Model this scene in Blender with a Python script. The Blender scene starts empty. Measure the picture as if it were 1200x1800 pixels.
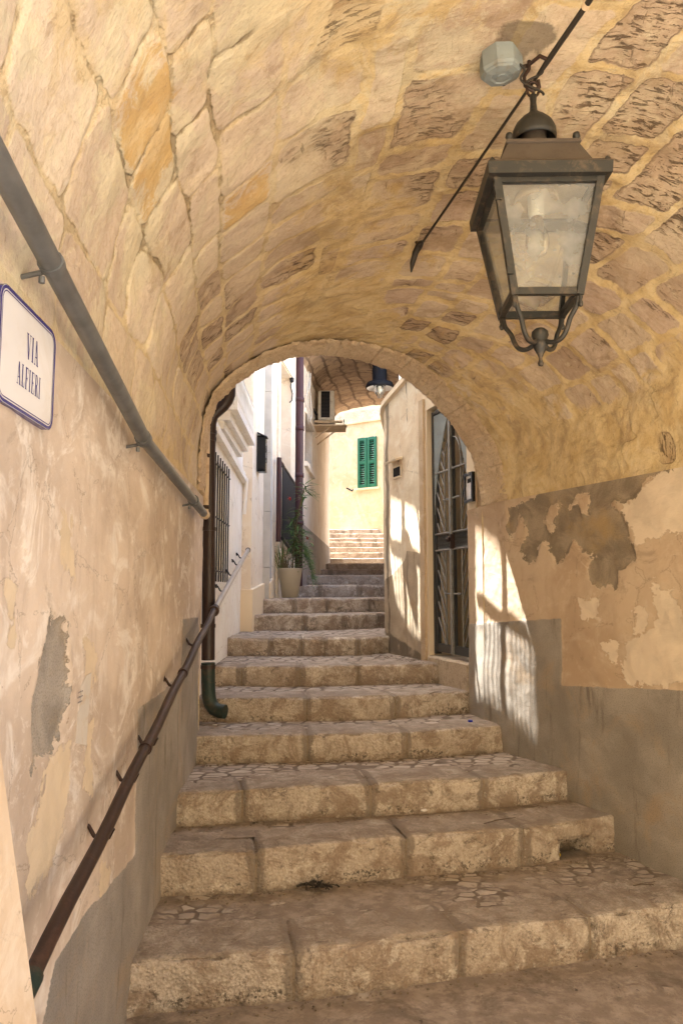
import bpy, math, random
import numpy as np
from mathutils import Vector, Matrix
random.seed(7); rng = np.random.default_rng(7)
SC = bpy.context.scene
R = math.radians
# ---------------------------------------------------------------- camera
CAMZ, PITCH, FPX = 1.55, R(6), 1300.0
cd = bpy.data.cameras.new('camera'); cam = bpy.data.objects.new('camera', cd); SC.collection.objects.link(cam)
cam.location = (0, 0, CAMZ); cam.rotation_euler = (R(96), 0, 0)
cd.sensor_fit = 'VERTICAL'; cd.sensor_height = 36; cd.lens = FPX/1800*36
cd.clip_start = .05; cd.clip_end = 1000
SC.camera = cam
# ---------------------------------------------------------------- light
SUN = Vector((-1, .55, 2.6)).normalized()
w = bpy.data.worlds.new('World'); SC.world = w; w.use_nodes = True
wn = w.node_tree.nodes; wn.clear()
sky = wn.new('ShaderNodeTexSky'); sky.sky_type = 'NISHITA'; sky.sun_disc = False
sky.sun_elevation = math.asin(SUN.z); sky.sun_rotation = math.atan2(SUN.x, SUN.y)
sky.air_density = 1.0; sky.dust_density = 3.0; sky.ozone_density = .6
bg = wn.new('ShaderNodeBackground'); bg.inputs['Strength'].default_value = .15
wo = wn.new('ShaderNodeOutputWorld')
w.node_tree.links.new(sky.outputs[0], bg.inputs[0]); w.node_tree.links.new(bg.outputs[0], wo.inputs[0])
sl = bpy.data.lights.new('sun', 'SUN'); sl.energy = 5; sl.angle = R(.45); sl.color = (1, .96, .9)
sun = bpy.data.objects.new('sun', sl); SC.collection.objects.link(sun)
sun.rotation_euler = SUN.to_track_quat('Z', 'Y').to_euler(); sun.location = SUN*30
vs = SC.view_settings; vs.view_transform = 'Standard'; vs.look = 'None'; vs.gamma = 1; vs.use_curve_mapping = False
vs.exposure = 2.84
SC.cycles.use_denoising = True
SC.cycles.max_bounces = 10; SC.cycles.diffuse_bounces = 7; SC.cycles.transparent_max_bounces = 12
SC.cycles.sample_clamp_indirect = 6; SC.cycles.caustics_reflective = False; SC.cycles.caustics_refractive = False

# ---------------------------------------------------------------- pixel -> point on a known plane
def ray(px, py):
    u = -(py-900)/FPX
    return ((px-600)/FPX, math.cos(PITCH)-u*math.sin(PITCH), math.sin(PITCH)+u*math.cos(PITCH))
def atz(px, py, z):
    r = ray(px, py); t = (z-CAMZ)/r[2]; return (r[0]*t, r[1]*t, z)
def aty(px, py, y):
    r = ray(px, py); t = y/r[1]; return (r[0]*t, y, CAMZ+r[2]*t)
def online(px, py, A, B):
    """pixel -> (distance along the wall line A-B, z)"""
    r = ray(px, py); dx, dy = B[0]-A[0], B[1]-A[1]
    det = dx*(-r[1])+dy*r[0]; s = (A[0]*r[1]-A[1]*r[0])/det
    t = (A[1]+s*dy)/r[1]
    return s*math.hypot(dx, dy), CAMZ+r[2]*t

# ---------------------------------------------------------------- scene tree helpers
def link(o, parent=None):
    SC.collection.objects.link(o)
    if parent is not None: o.parent = parent
    return o
def tag(o, label=None, cat=None, group=None, kind=None):
    for k, v in (('label', label), ('category', cat), ('group', group), ('kind', kind)):
        if v: o[k] = v
    return o
def thing(name, label, cat, loc=(0, 0, 0), rz=0, group=None):
    o = bpy.data.objects.new(name, None); o.empty_display_size = .1
    o.location = loc; o.rotation_euler = (0, 0, rz); link(o)
    return tag(o, label, cat, group)
def copy_tree(o, parent=None):
    c = o.copy(); link(c)
    if parent is not None: c.parent = parent
    for ch in o.children: copy_tree(ch, c)
    return c

class MB:
    def __init__(s): s.v = []; s.f = []; s.sm = []
    def add(s, v, f, smooth=False):
        n = len(s.v); s.v += [tuple(p) for p in v]; s.f += [tuple(i+n for i in q) for q in f]; s.sm += [smooth]*len(f)
        return s
    def box(s, c, size, rz=0, M=None, bev=0):
        x, y, z = [k/2 for k in size]
        if bev > 0:
            b = min(bev, x*.9, y*.9, z*.9); vs_ = []; 
            pts = []
            for zz, k in ((-z, b), (-z+b, 0), (z-b, 0), (z, b)):
                a, d = x-k, y-k; c_ = b if k == 0 else b
                pts.append([(-a+c_, -d, zz), (a-c_, -d, zz), (a, -d+c_, zz), (a, d-c_, zz), (a-c_, d, zz), (-a+c_, d, zz), (-a, d-c_, zz), (-a, -d+c_, zz)])
            v = [p for r_ in pts for p in r_]; f = []
            for i in range(3):
                for j in range(8):
                    k = (j+1) % 8; f.append((i*8+j, i*8+k, i*8+8+k, i*8+8+j))
            f.append(tuple(range(7, -1, -1))); f.append(tuple(range(24, 32)))
        else:
            v = [(-x, -y, -z), (x, -y, -z), (x, y, -z), (-x, y, -z), (-x, -y, z), (x, -y, z), (x, y, z), (-x, y, z)]
            f = [(3, 2, 1, 0), (4, 5, 6, 7), (0, 1, 5, 4), (1, 2, 6, 5), (2, 3, 7, 6), (3, 0, 4, 7)]
        T = Matrix.Translation(c) @ (M if M is not None else Matrix.Rotation(rz, 4, 'Z'))
        return s.add([T @ Vector(p) for p in v], f)
    def prism(s, poly, z0, z1, zt=None):
        """footprint polygon (ccw) from z0 to z1; zt = optional per-vertex top"""
        n = len(poly)
        v = [(p[0], p[1], z0) for p in poly]+[(p[0], p[1], (zt[i] if zt else z1)) for i, p in enumerate(poly)]
        f = [tuple(range(n-1, -1, -1)), tuple(range(n, 2*n))]+[(i, (i+1) % n, n+(i+1) % n, n+i) for i in range(n)]
        return s.add(v, f)
    def tube(s, pts, r, n=10, cap=True):
        pts = [Vector(p) for p in pts]; m = len(pts)
        rs = r if isinstance(r, (list, tuple)) else [r]*m
        up = None; v = []
        for i, p in enumerate(pts):
            t = ((pts[min(i+1, m-1)]-pts[max(i-1, 0)])).normalized()
            if up is None:
                up = Vector((0, 0, 1)) if abs(t.z) < .9 else Vector((1, 0, 0))
            a = t.cross(up)
            if a.length < 1e-4: a = t.cross(Vector((0, 1, .1)))
            a.normalize(); b = a.cross(t).normalized(); up = b
            for k in range(n):
                q = 2*math.pi*k/n; v.append(p+(a*math.cos(q)+b*math.sin(q))*rs[i])
        f = [(i*n+k, i*n+(k+1) % n, (i+1)*n+(k+1) % n, (i+1)*n+k) for i in range(m-1) for k in range(n)]
        s.add(v, f, True)
        if cap:
            s.add([v[k] for k in range(n)], [tuple(range(n-1, -1, -1))]); s.add([v[(m-1)*n+k] for k in range(n)], [tuple(range(n))])
        return s
    def lathe(s, prof, c=(0, 0, 0), n=20, rot=0, smooth=True, M=None):
        v = []; m = len(prof)
        for r_, z in prof:
            for k in range(n):
                q = 2*math.pi*k/n+rot; v.append((r_*math.cos(q), r_*math.sin(q), z))
        T = Matrix.Translation(c) @ (M if M is not None else Matrix.Identity(4))
        f = [(i*n+k, i*n+(k+1) % n, (i+1)*n+(k+1) % n, (i+1)*n+k) for i in range(m-1) for k in range(n)]
        s.add([T @ Vector(p) for p in v], f, smooth)
        return s
    def build(s, name, mat, parent=None):
        me = bpy.data.meshes.new(name); me.from_pydata(s.v, [], s.f); me.update()
        me.polygons.foreach_set('use_smooth', s.sm)
        if mat: me.materials.append(mat)
        o = bpy.data.objects.new(name, me); return link(o, parent)

def grid(name, P, mat, parent=None, uv=None, attrs=None, flip=False):
    nu, nv = P.shape[:2]
    idx = np.arange(nu*nv).reshape(nu, nv)
    q = np.stack([idx[:-1, :-1], idx[1:, :-1], idx[1:, 1:], idx[:-1, 1:]], -1).reshape(-1, 4)
    if flip: q = q[:, ::-1]
    me = bpy.data.meshes.new(name)
    me.vertices.add(nu*nv); me.vertices.foreach_set('co', P.reshape(-1, 3).astype(np.float32).ravel())
    nf = len(q); me.loops.add(nf*4); me.loops.foreach_set('vertex_index', q.astype(np.int32).ravel())
    me.polygons.add(nf); me.polygons.foreach_set('loop_start', (np.arange(nf)*4).astype(np.int32))
    me.polygons.foreach_set('loop_total', np.full(nf, 4, np.int32))
    me.polygons.foreach_set('use_smooth', np.ones(nf, bool))
    me.update(calc_edges=True)
    if uv is not None:
        l = me.uv_layers.new(name='UVMap'); l.data.foreach_set('uv', uv.reshape(-1, 2)[q.ravel()].astype(np.float32).ravel())
    for k, a in (attrs or {}).items():
        at = me.attributes.new(k, 'FLOAT', 'POINT'); at.data.foreach_set('value', a.astype(np.float32).ravel())
    me.materials.append(mat)
    return link(bpy.data.objects.new(name, me), parent)

# ---------------------------------------------------------------- numpy noise
def _h(ix, iy, seed):
    n = (ix.astype(np.int64)*374761393+iy.astype(np.int64)*668265263+seed*974634777) & 0x7fffffff
    n = ((n ^ (n >> 13))*1274126177) & 0x7fffffff
    n = (n ^ (n >> 16)) & 0xffff
    return n/65535.0
def vn(x, y, seed=0):
    ix = np.floor(x); iy = np.floor(y); fx = x-ix; fy = y-iy
    fx = fx*fx*fx*(fx*(fx*6-15)+10); fy = fy*fy*fy*(fy*(fy*6-15)+10)
    a = _h(ix, iy, seed); b = _h(ix+1, iy, seed); c = _h(ix, iy+1, seed); d = _h(ix+1, iy+1, seed)
    return (a*(1-fx)+b*fx)*(1-fy)+(c*(1-fx)+d*fx)*fy
def fbm(x, y, seed=0, o=4):
    s = 0; a = .5; t = 0
    for k in range(o):
        s = s+a*(vn(x*2**k, y*2**k, seed+k*17)-.5); t += a; a *= .55
    return s/t
def sstep(a, b, x):
    t = np.clip((x-a)/(b-a), 0, 1); return t*t*(3-2*t)
def psd(poly, x, y):
    """signed distance to polygon, positive inside"""
    poly = np.array(poly); n = len(poly); d = np.full(x.shape, 1e9); ins = np.zeros(x.shape, bool)
    for i in range(n):
        a = poly[i]; b = poly[(i+1) % n]; e = b-a; wx = x-a[0]; wy = y-a[1]
        t = np.clip((wx*e[0]+wy*e[1])/max(e@e, 1e-12), 0, 1)
        d = np.minimum(d, (wx-e[0]*t)**2+(wy-e[1]*t)**2)
        c = (a[1] > y) != (b[1] > y)
        xx = a[0]+(y-a[1])/(e[1] if abs(e[1]) > 1e-9 else 1e-9)*e[0]
        ins ^= c & (x < xx)
    return np.where(ins, 1, -1)*np.sqrt(d)

# ---------------------------------------------------------------- material helpers
DS = .2
class NT:
    def __init__(s, name, rough=.85, ds=None):
        s.ds = DS if ds is None else ds
        s.m = bpy.data.materials.new(name); s.m.use_nodes = True; s.t = s.m.node_tree
        s.b = s.t.nodes['Principled BSDF']; s.b.inputs['Roughness'].default_value = rough
        s.b.inputs['Specular IOR Level'].default_value = .25
        s.co = s.n('ShaderNodeTexCoord')
    def n(s, t, **k):
        x = s.t.nodes.new(t)
        for a, b in k.items(): setattr(x, a, b)
        return x
    def l(s, a, b): s.t.links.new(a, b)
    def put(s, sock, v):
        if isinstance(v, bpy.types.NodeSocket): s.l(v, sock)
        elif isinstance(v, (tuple, list)) and len(v) == 3 and sock.type == 'RGBA':
            g_ = .3*v[0]+.55*v[1]+.15*v[2]; v = [c+(g_-c)*s.ds for c in v]; k_ = (.99, 1.01, .95) if s.ds == .1 else (1, 1, 1); sock.default_value = (*[a*b for a, b in zip(v, k_)], 1)
        else: sock.default_value = v
    def attr(s, name): return s.n('ShaderNodeAttribute', attribute_name=name).outputs['Fac']
    def vec(s, kind='Object', scale=(1, 1, 1), rot=(0, 0, 0)):
        mp = s.n('ShaderNodeMapping'); s.l(s.co.outputs[kind], mp.inputs[0])
        mp.inputs['Scale'].default_value = scale; mp.inputs['Rotation'].default_value = rot
        return mp.outputs[0]
    def noise(s, v, scale, detail=5, rough=.55, dist=0.):
        x = s.n('ShaderNodeTexNoise'); s.l(v, x.inputs['Vector']); x.inputs['Scale'].default_value = scale
        x.inputs['Detail'].default_value = detail; x.inputs['Roughness'].default_value = rough; x.inputs['Distortion'].default_value = dist
        return x.outputs['Fac']
    def vor(s, v, scale, feature='F1', out='Distance', rnd=1):
        x = s.n('ShaderNodeTexVoronoi', feature=feature); s.l(v, x.inputs['Vector']); x.inputs['Scale'].default_value = scale
        x.inputs['Randomness'].default_value = rnd
        return x.outputs[out]
    def math(s, op, a, b=0., c=None):
        x = s.n('ShaderNodeMath', operation=op); s.put(x.inputs[0], a); s.put(x.inputs[1], b)
        if c is not None: s.put(x.inputs[2], c)
        return x.outputs[0]
    def ss(s, a, b, x):
        m = s.n('ShaderNodeMapRange', interpolation_type='SMOOTHSTEP'); s.put(m.inputs[0], x)
        m.inputs[1].default_value = a; m.inputs[2].default_value = b
        return m.outputs[0]
    def mix(s, f, a, b, blend='MIX'):
        x = s.n('ShaderNodeMix', data_type='RGBA', blend_type=blend); s.put(x.inputs[0], f); s.put(x.inputs[6], a); s.put(x.inputs[7], b)
        return x.outputs[2]
    def ramp(s, f, stops):
        x = s.n('ShaderNodeValToRGB'); s.put(x.inputs[0], f); e = x.color_ramp.elements
        while len(e) < len(stops): e.new(.5)
        for i, (p, c) in enumerate(stops): g_ = .3*c[0]+.55*c[1]+.15*c[2]; e[i].position = p; e[i].color = (*[k+(g_-k)*s.ds for k in c], 1)
        return x.outputs[0]
    def bump(s, h, strength=.5, dist=.01, prev=None):
        x = s.n('ShaderNodeBump'); s.put(x.inputs['Height'], h); x.inputs['Strength'].default_value = strength; x.inputs['Distance'].default_value = dist
        if prev is not None: s.l(prev, x.inputs['Normal'])
        return x.outputs[0]
    def done(s, col=None, nrm=None, rough=None):
        if col is not None: s.put(s.b.inputs['Base Color'], col)
        if nrm is not None: s.l(nrm, s.b.inputs['Normal'])
        if rough is not None: s.put(s.b.inputs['Roughness'], rough)
        return s.m

def m_plaster(name, base, dark, light, exposed=(.26, .19, .11), cream=(.7, .53, .31), dado=(.22, .175, .125), attrs=True, streak=.5):
    t = NT(name, .9, (.38 if name == 'peach_plaster' else (.08 if name == 'gate_wall_plaster' else .2))); uv = t.vec('UV') if attrs else t.vec('Object')
    big = t.noise(uv, 1.6, 5, .6); mid = t.noise(uv, 6, 6, .62, .6); fine = t.noise(uv, 60, 5, .6)
    st = t.noise(t.vec('UV', (9, 1.1, 1)) if attrs else t.vec('Object', (6, 6, .7)), 1.5, 5, .6, .3)
    c = t.mix(t.ss(.38, .62, big), base, dark)
    c = t.mix(t.math('MULTIPLY', t.ss(.5, .7, mid), .75), c, light)
    c = t.mix(t.math('MULTIPLY', t.ss(.52, .68, st), streak), c, dark)
    v1 = t.noise(uv, 2.3, 10, .74, 1.2); v2 = t.noise(uv, 4.5, 10, .78, .5); v3 = t.noise(uv, 16, 8, .75, .3)
    c = t.mix(t.math('MULTIPLY', t.ss(.55, .62, v1), .6), c, light)
    c = t.mix(t.math('MULTIPLY', t.ss(.56, .66, v2), .45), c, tuple(k*.62 for k in dark))
    c = t.mix(t.math('MULTIPLY', t.ss(.56, .64, v3), .3), c, light)
    crk = t.vor(t.vec('UV' if attrs else 'Object', (1.0, 1.0, 1)), 2.2, 'DISTANCE_TO_EDGE')
    crw = t.math('ADD', crk, t.math('MULTIPLY', t.math('SUBTRACT', t.noise(uv, 9, 6, .7), .5), .22))
    c = t.mix(t.math('MULTIPLY', t.math('SUBTRACT', 1, t.ss(.0, .006, t.math('ABSOLUTE', crw))), .45), c, (.2, .14, .08))
    spots = t.ss(.735, .76, t.noise(uv, 22, 3, .5))
    c = t.mix(t.math('MULTIPLY', spots, .5), c, (.2, .13, .07))
    h = t.math('MULTIPLY', mid, .5); h = t.math('ADD', h, t.math('MULTIPLY', fine, .22)); h = t.math('ADD', h, t.math('MULTIPLY', v2, .5))
    rough = t.noise(uv, 170, 3, .7)
    if attrs:
        wob = t.math('MULTIPLY', t.math('SUBTRACT', t.noise(uv, 14, 7, .68, .4), .5), .17)
        wob2 = t.math('MULTIPLY', t.math('SUBTRACT', t.noise(uv, 55, 4, .6), .5), .03)
        wob = t.math('ADD', wob, wob2)
        cr = t.ss(-.001, .003, t.math('ADD', t.attr('cream'), wob))
        crc = t.mix(t.ss(.4, .7, mid), cream, tuple(k*.86 for k in cream))
        c = t.mix(cr, c, crc)
        exs = t.math('ADD', t.attr('exposed'), wob); ex = t.ss(-.001, .003, exs)
        edge = t.math('MULTIPLY', t.ss(-.012, -.002, exs), t.math('SUBTRACT', 1, ex))
        c = t.mix(t.math('MULTIPLY', edge, .35), c, (.72, .58, .4))
        exc = t.mix(t.ss(.35, .65, mid), exposed, tuple(k*.6 for k in exposed))
        exc = t.mix(t.ss(.5, .75, t.noise(uv, 4, 5, .6)), exc, (.42, .28, .11))
        exc = t.mix(t.math('MULTIPLY', t.ss(.45, .7, rough), .45), exc, (.12, .085, .05))
        c = t.mix(ex, c, exc)
        da = t.ss(-.0015, .0025, t.math('ADD', t.attr('dado'), t.math('MULTIPLY', wob, .12)))
        dc = t.mix(t.ss(.35, .7, t.noise(uv, 2.2, 6, .62)), dado, tuple(k*1.45 for k in dado))
        dc = t.mix(t.math('MULTIPLY', t.ss(.5, .72, t.noise(uv, 3.4, 6, .65, .7)), .65), dc, (.42, .29, .16))
        dc = t.mix(t.math('MULTIPLY', t.ss(.5, .68, rough), .5), dc, (.1, .08, .06))
        dc = t.mix(t.math('MULTIPLY', t.ss(.56, .7, st), .5), dc, (.11, .08, .055))
        c = t.mix(da, c, dc)
        coarse = t.math('MAXIMUM', ex, da)
        h = t.math('ADD', h, t.math('MULTIPLY', t.math('MULTIPLY', rough, coarse), .45))
        h = t.math('SUBTRACT', h, t.math('MULTIPLY', t.math('MAXIMUM', ex, t.math('MULTIPLY', da, .3)), .8))
        h = t.math('ADD', h, t.math('MULTIPLY', cr, .25))
        gr = t.ss(.55, .75, t.math('ADD', t.attr('grime'), t.math('MULTIPLY', t.math('SUBTRACT', mid, .5), 1.0)))
        c = t.mix(t.math('MULTIPLY', gr, .7), c, (.1, .075, .05))
    return t.done(c, t.bump(h, .8, .008))

def m_vault():
    t = NT('vault_stone', .92, .1); uv = t.vec('UV')
    big = t.noise(uv, 1.1, 5, .6); mid = t.noise(uv, 7, 6, .65, .5); fine = t.noise(uv, 45, 6, .65)
    w1 = t.math('MULTIPLY', t.math('SUBTRACT', t.noise(uv, 16, 6, .65, .3), .5), .045)
    ed = t.math('ADD', t.attr('edge'), w1)
    ed = t.math('SUBTRACT', ed, t.math('MULTIPLY', t.math('SUBTRACT', 1, t.attr('pink')), .009)); stone = t.ss(.004, .014, ed)
    vis = t.ss(-.05, .12, t.math('SUBTRACT', t.math('ADD', t.attr('bare'), t.math('MULTIPLY', t.math('SUBTRACT', mid, .5), .9)), .45))
    sc = t.ramp(t.attr('rid'), [(0, (.45, .33, .235)), (.3, (.56, .44, .31)), (.55, (.62, .5, .36)), (.8, (.5, .37, .28)), (1, (.66, .55, .4))])
    sc = t.mix(t.math('MULTIPLY', t.attr('pink'), .8), sc, t.ramp(t.attr('rid'), [(0, (.5, .4, .32)), (.4, (.6, .5, .41)), (.7, (.64, .53, .4)), (1, (.7, .61, .51))]))
    sc = t.mix(t.math('MULTIPLY', t.ss(.4, .75, fine), .35), sc, (.36, .24, .13))
    mort = t.mix(t.ss(.35, .65, mid), (.57, .4, .19), (.68, .52, .29)); mort = t.mix(t.math('MULTIPLY', t.attr('pink'), .65), mort, (.64, .52, .38)); mort = t.mix(t.math('MULTIPLY', t.ss(.52, .66, t.noise(uv, 13, 10, .78, .5)), .5), mort, (.36, .23, .11))
    c = t.mix(t.math('MULTIPLY', stone, vis), mort, sc)
    # grey-white smeared lime over parts
    lime = t.math('MULTIPLY', t.ss(.46, .56, t.noise(uv, 2.6, 12, .76, .8)), t.attr('pale'))
    c = t.mix(t.math('MULTIPLY', lime, .7), c, t.mix(t.ss(.4, .6, t.noise(uv, 8, 8, .75)), (.7, .62, .46), (.58, .52, .4)))
    och = t.ss(.45, .62, t.math('ADD', t.math('MULTIPLY', t.attr('ochre'), .75), t.math('MULTIPLY', t.math('SUBTRACT', t.noise(uv, 6, 10, .78, .8), .42), 1.5)))
    c = t.mix(t.math('MULTIPLY', och, .8), c, t.mix(mid, (.5, .27, .06), (.62, .42, .16)))
    # chisel striations and weathered cavities
    s1 = t.noise(t.vec('UV', (14, 60, 1), (0, 0, .5)), 1, 6, .7, .6)
    s2 = t.noise(t.vec('UV', (30, 9, 1), (0, 0, .9)), 1, 6, .7, .8)
    er = t.math('MULTIPLY', t.attr('ero'), stone)
    tint = t.mix(t.math('MULTIPLY', er, .55), c, (.33, .2, .125))
    cav = t.math('MULTIPLY', t.math('MULTIPLY', t.ss(.53, .6, s1), t.ss(.36, .54, t.noise(uv, 7, 6, .7, .5))), t.ss(.2, .75, er))
    cav2 = t.math('MULTIPLY', t.ss(.62, .68, s2), t.ss(.05, .6, t.math('ADD', er, .25)))
    rim = t.math('MULTIPLY', t.math('MULTIPLY', t.ss(.0, .006, ed), t.math('SUBTRACT', 1, t.ss(.012, .02, ed))), t.ss(.3, .8, er))
    bl = t.noise(t.vec('UV', (3, 5.5, 1), (0, 0, .4)), 1, 12, .72, 1.0)
    npk = t.math('SUBTRACT', 1, t.math('MULTIPLY', t.attr('pink'), .75))
    tint = t.mix(t.math('MULTIPLY', t.math('MULTIPLY', t.ss(.5, .62, bl), npk), .55), tint, (.36, .25, .15)); b2_ = t.noise(uv, 2.2, 12, .76, .8); tint = t.mix(t.math('MULTIPLY', t.ss(.56, .63, b2_), .45), tint, (.3, .19, .12)); b3_ = t.noise(uv, 9, 10, .78, .4); tint = t.mix(t.math('MULTIPLY', t.ss(.57, .66, b3_), .4), tint, (.74, .64, .46))
    tint = t.mix(t.math('MULTIPLY', t.ss(.5, .36, bl), .35), tint, (.72, .6, .42))
    gr_ = t.noise(t.vec('UV', (40, 90, 1), (0, 0, .4)), 1, 5, .75, .4)
    tint = t.mix(t.math('MULTIPLY', t.ss(.52, .7, gr_), .4), tint, (.3, .2, .12))
    cv = t.math('MAXIMUM', t.math('MULTIPLY', cav, .85), t.math('MAXIMUM', t.math('MULTIPLY', cav2, .4), t.math('MULTIPLY', rim, .4)))
    c = t.mix(cv, tint, (.11, .065, .04))
    s3 = t.noise(t.vec('UV', (5, 15, 1), (0, 0, .35)), 1, 7, .7, 1.5)
    c = t.mix(t.math('MULTIPLY', t.ss(.57, .66, s3), .3), c, (.3, .19, .1))
    jn = t.math('MULTIPLY', t.math('SUBTRACT', 1, t.ss(.002, .009, ed)), t.attr('joint'))
    jn = t.math('MULTIPLY', jn, t.ss(.42, .6, t.noise(uv, 5, 5, .65)))
    c = t.mix(t.math('MULTIPLY', jn, .7), c, (.2, .13, .07))
    soot = t.ss(.45, .7, t.math('ADD', t.attr('soot'), t.math('MULTIPLY', t.math('SUBTRACT', mid, .5), 1.6)))
    c = t.mix(t.math('MULTIPLY', soot, .65), c, (.085, .065, .05))
    h = t.math('MULTIPLY', t.math('MULTIPLY', stone, vis), .14)
    h = t.math('ADD', h, t.math('MULTIPLY', mid, .55)); h = t.math('ADD', h, t.math('MULTIPLY', fine, .3))
    h = t.math('SUBTRACT', h, t.math('MULTIPLY', cv, .8)); h = t.math('SUBTRACT', h, t.math('MULTIPLY', jn, 1.0))
    h = t.math('ADD', h, t.math('MULTIPLY', s3, .5)); h = t.math('ADD', h, t.math('MULTIPLY', gr_, .3)); h = t.math('ADD', h, t.math('MULTIPLY', t.math('MULTIPLY', bl, npk), .8))
    return t.done(c, t.bump(h, .9, .012))

def m_stone(name, a=(.5, .41, .31), b=(.62, .53, .42), stain=(.22, .165, .11), hammer=1., scale=1., attr=True):
    t = NT(name, .88, .27); ob = t.vec('Object', (scale,)*3)
    big = t.noise(ob, 3, 5, .6); mid = t.noise(ob, 11, 6, .65, .5); fine = t.noise(ob, 90, 5, .7)
    c = t.mix(t.ss(.35, .65, big), a, b)
    c = t.mix(t.math('MULTIPLY', t.ss(.48, .7, mid), .6), c, stain)
    c = t.mix(t.math('MULTIPLY', t.ss(.53, .66, fine), .65), c, tuple(k*.65 for k in stain))
    h = t.math('ADD', t.math('MULTIPLY', mid, .8), t.math('MULTIPLY', fine, .45))
    pk = t.vor(ob, 75, 'F1'); h = t.math('ADD', h, t.math('MULTIPLY', pk, .5*hammer))
    c = t.mix(t.math('MULTIPLY', t.ss(.45, .8, pk), .3*hammer), c, stain)
    if attr:
        rid = t.attr('rid'); c = t.mix(t.math('MULTIPLY', rid, .55), c, (.38, .28, .19))
        # black lichen band low on the riser
        hb = t.attr('band')
        sp = t.math('MULTIPLY', t.ss(.5, .58, t.noise(ob, 65, 4, .7)), t.ss(.8, 1.1, t.math('ADD', hb, t.math('MULTIPLY', t.math('SUBTRACT', t.noise(ob, 3.3, 4, .6), .5), 2.2))))
        c = t.mix(t.math('MULTIPLY', sp, .85), c, (.05, .04, .03))
        dirt = t.math('MULTIPLY', t.ss(.3, .8, t.math('ADD', t.attr('low'), t.math('MULTIPLY', t.math('SUBTRACT', mid, .5), .9))), .75)
        c = t.mix(dirt, c, (.17, .115, .07))
        sm_ = t.ss(.28, .5, t.math('ADD', t.attr('jnt'), t.math('MULTIPLY', t.math('SUBTRACT', t.noise(ob, 13, 7, .7), .5), .8)))
        c = t.mix(t.math('MULTIPLY', sm_, .8), c, t.mix(mid, (.14, .105, .075), (.27, .215, .155)))
        c = t.mix(t.math('MULTIPLY', t.ss(.46, .58, t.noise(ob, 5.5, 10, .8, .6)), .75), c, (.25, .165, .1)); c = t.mix(t.math('MULTIPLY', t.ss(.545, .62, t.noise(ob, 9, 10, .85, .9)), .75), c, (.09, .065, .045)); c = t.mix(t.math('MULTIPLY', t.ss(.54, .64, t.noise(ob, 8, 9, .8, .3)), .6), c, (.68, .6, .48))
        top = t.attr('topface'); c = t.mix(t.math('MULTIPLY', top, t.math('ADD', .25, t.math('MULTIPLY', t.ss(.4, .62, t.noise(ob, 5, 8, .75, .8)), .55))), c, (.26, .195, .14))
    return t.done(c, t.bump(h, 1., .010))

def m_paving(name, cover, sx=11, sy=19):
    """flat irregular setts bedded in dirt; cover = how much is smeared over"""
    t = NT(name, .9, .28); ob = t.vec('Object')
    wrp = t.n('ShaderNodeTexNoise'); t.l(ob, wrp.inputs['Vector']); wrp.inputs['Scale'].default_value = 9; wrp.inputs['Detail'].default_value = 4
    sub = t.n('ShaderNodeVectorMath', operation='SUBTRACT'); t.l(wrp.outputs['Color'], sub.inputs[0]); sub.inputs[1].default_value = (.5, .5, .5)
    scl = t.n('ShaderNodeVectorMath', operation='SCALE'); t.l(sub.outputs[0], scl.inputs[0]); scl.inputs['Scale'].default_value = .06
    add = t.n('ShaderNodeVectorMath', operation='ADD'); t.l(ob, add.inputs[0]); t.l(scl.outputs[0], add.inputs[1])
    mp = t.n('ShaderNodeMapping'); t.l(add.outputs[0], mp.inputs[0]); mp.inputs['Scale'].default_value = (sx, sy, .001); mp.inputs['Rotation'].default_value = (0, 0, .12)
    de = t.vor(mp.outputs[0], 1, 'DISTANCE_TO_EDGE', 'Distance', .5); cc = t.vor(mp.outputs[0], 1, 'F1', 'Color', .5)
    sep = t.n('ShaderNodeSeparateColor'); t.l(cc, sep.inputs[0])
    st = t.ss(.05, .14, de); mid = t.noise(ob, 12, 6, .65); fine = t.noise(ob, 80, 5, .7)
    vis = t.ss(cover-.03, cover+.05, t.noise(ob, 2.6, 6, .65, .5))
    stc = t.mix(sep.outputs[0], (.54, .45, .35), (.34, .26, .19)); stc = t.mix(t.math('MULTIPLY', t.ss(.4, .65, mid), .6), stc, (.42, .33, .24))
    dirt = t.mix(t.ss(.4, .65, mid), (.25, .185, .13), (.36, .275, .2)); dirt = t.mix(t.math('MULTIPLY', t.ss(.5, .62, t.noise(ob, 4, 10, .8, .6)), .6), dirt, (.13, .095, .065)); dirt = t.mix(t.math('MULTIPLY', t.ss(.54, .64, t.noise(ob, 7, 10, .8, .3)), .5), dirt, (.5, .4, .3))
    dirt = t.mix(t.math('MULTIPLY', t.ss(.55, .7, fine), .5), dirt, (.14, .09, .055))
    k = t.math('MULTIPLY', st, vis)
    joint = t.math('MULTIPLY', t.math('SUBTRACT', 1, st), vis)
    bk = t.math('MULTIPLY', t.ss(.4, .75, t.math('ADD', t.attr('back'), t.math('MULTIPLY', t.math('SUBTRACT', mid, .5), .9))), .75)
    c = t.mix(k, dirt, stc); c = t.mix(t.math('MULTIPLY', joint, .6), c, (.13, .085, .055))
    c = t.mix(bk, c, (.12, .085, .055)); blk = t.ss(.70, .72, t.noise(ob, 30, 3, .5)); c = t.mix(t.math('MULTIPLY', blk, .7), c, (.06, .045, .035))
    h = t.math('ADD', t.math('MULTIPLY', k, .6), t.math('ADD', t.math('MULTIPLY', mid, .5), t.math('MULTIPLY', fine, .25)))
    return t.done(c, t.bump(h, .9, .01))

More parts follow.
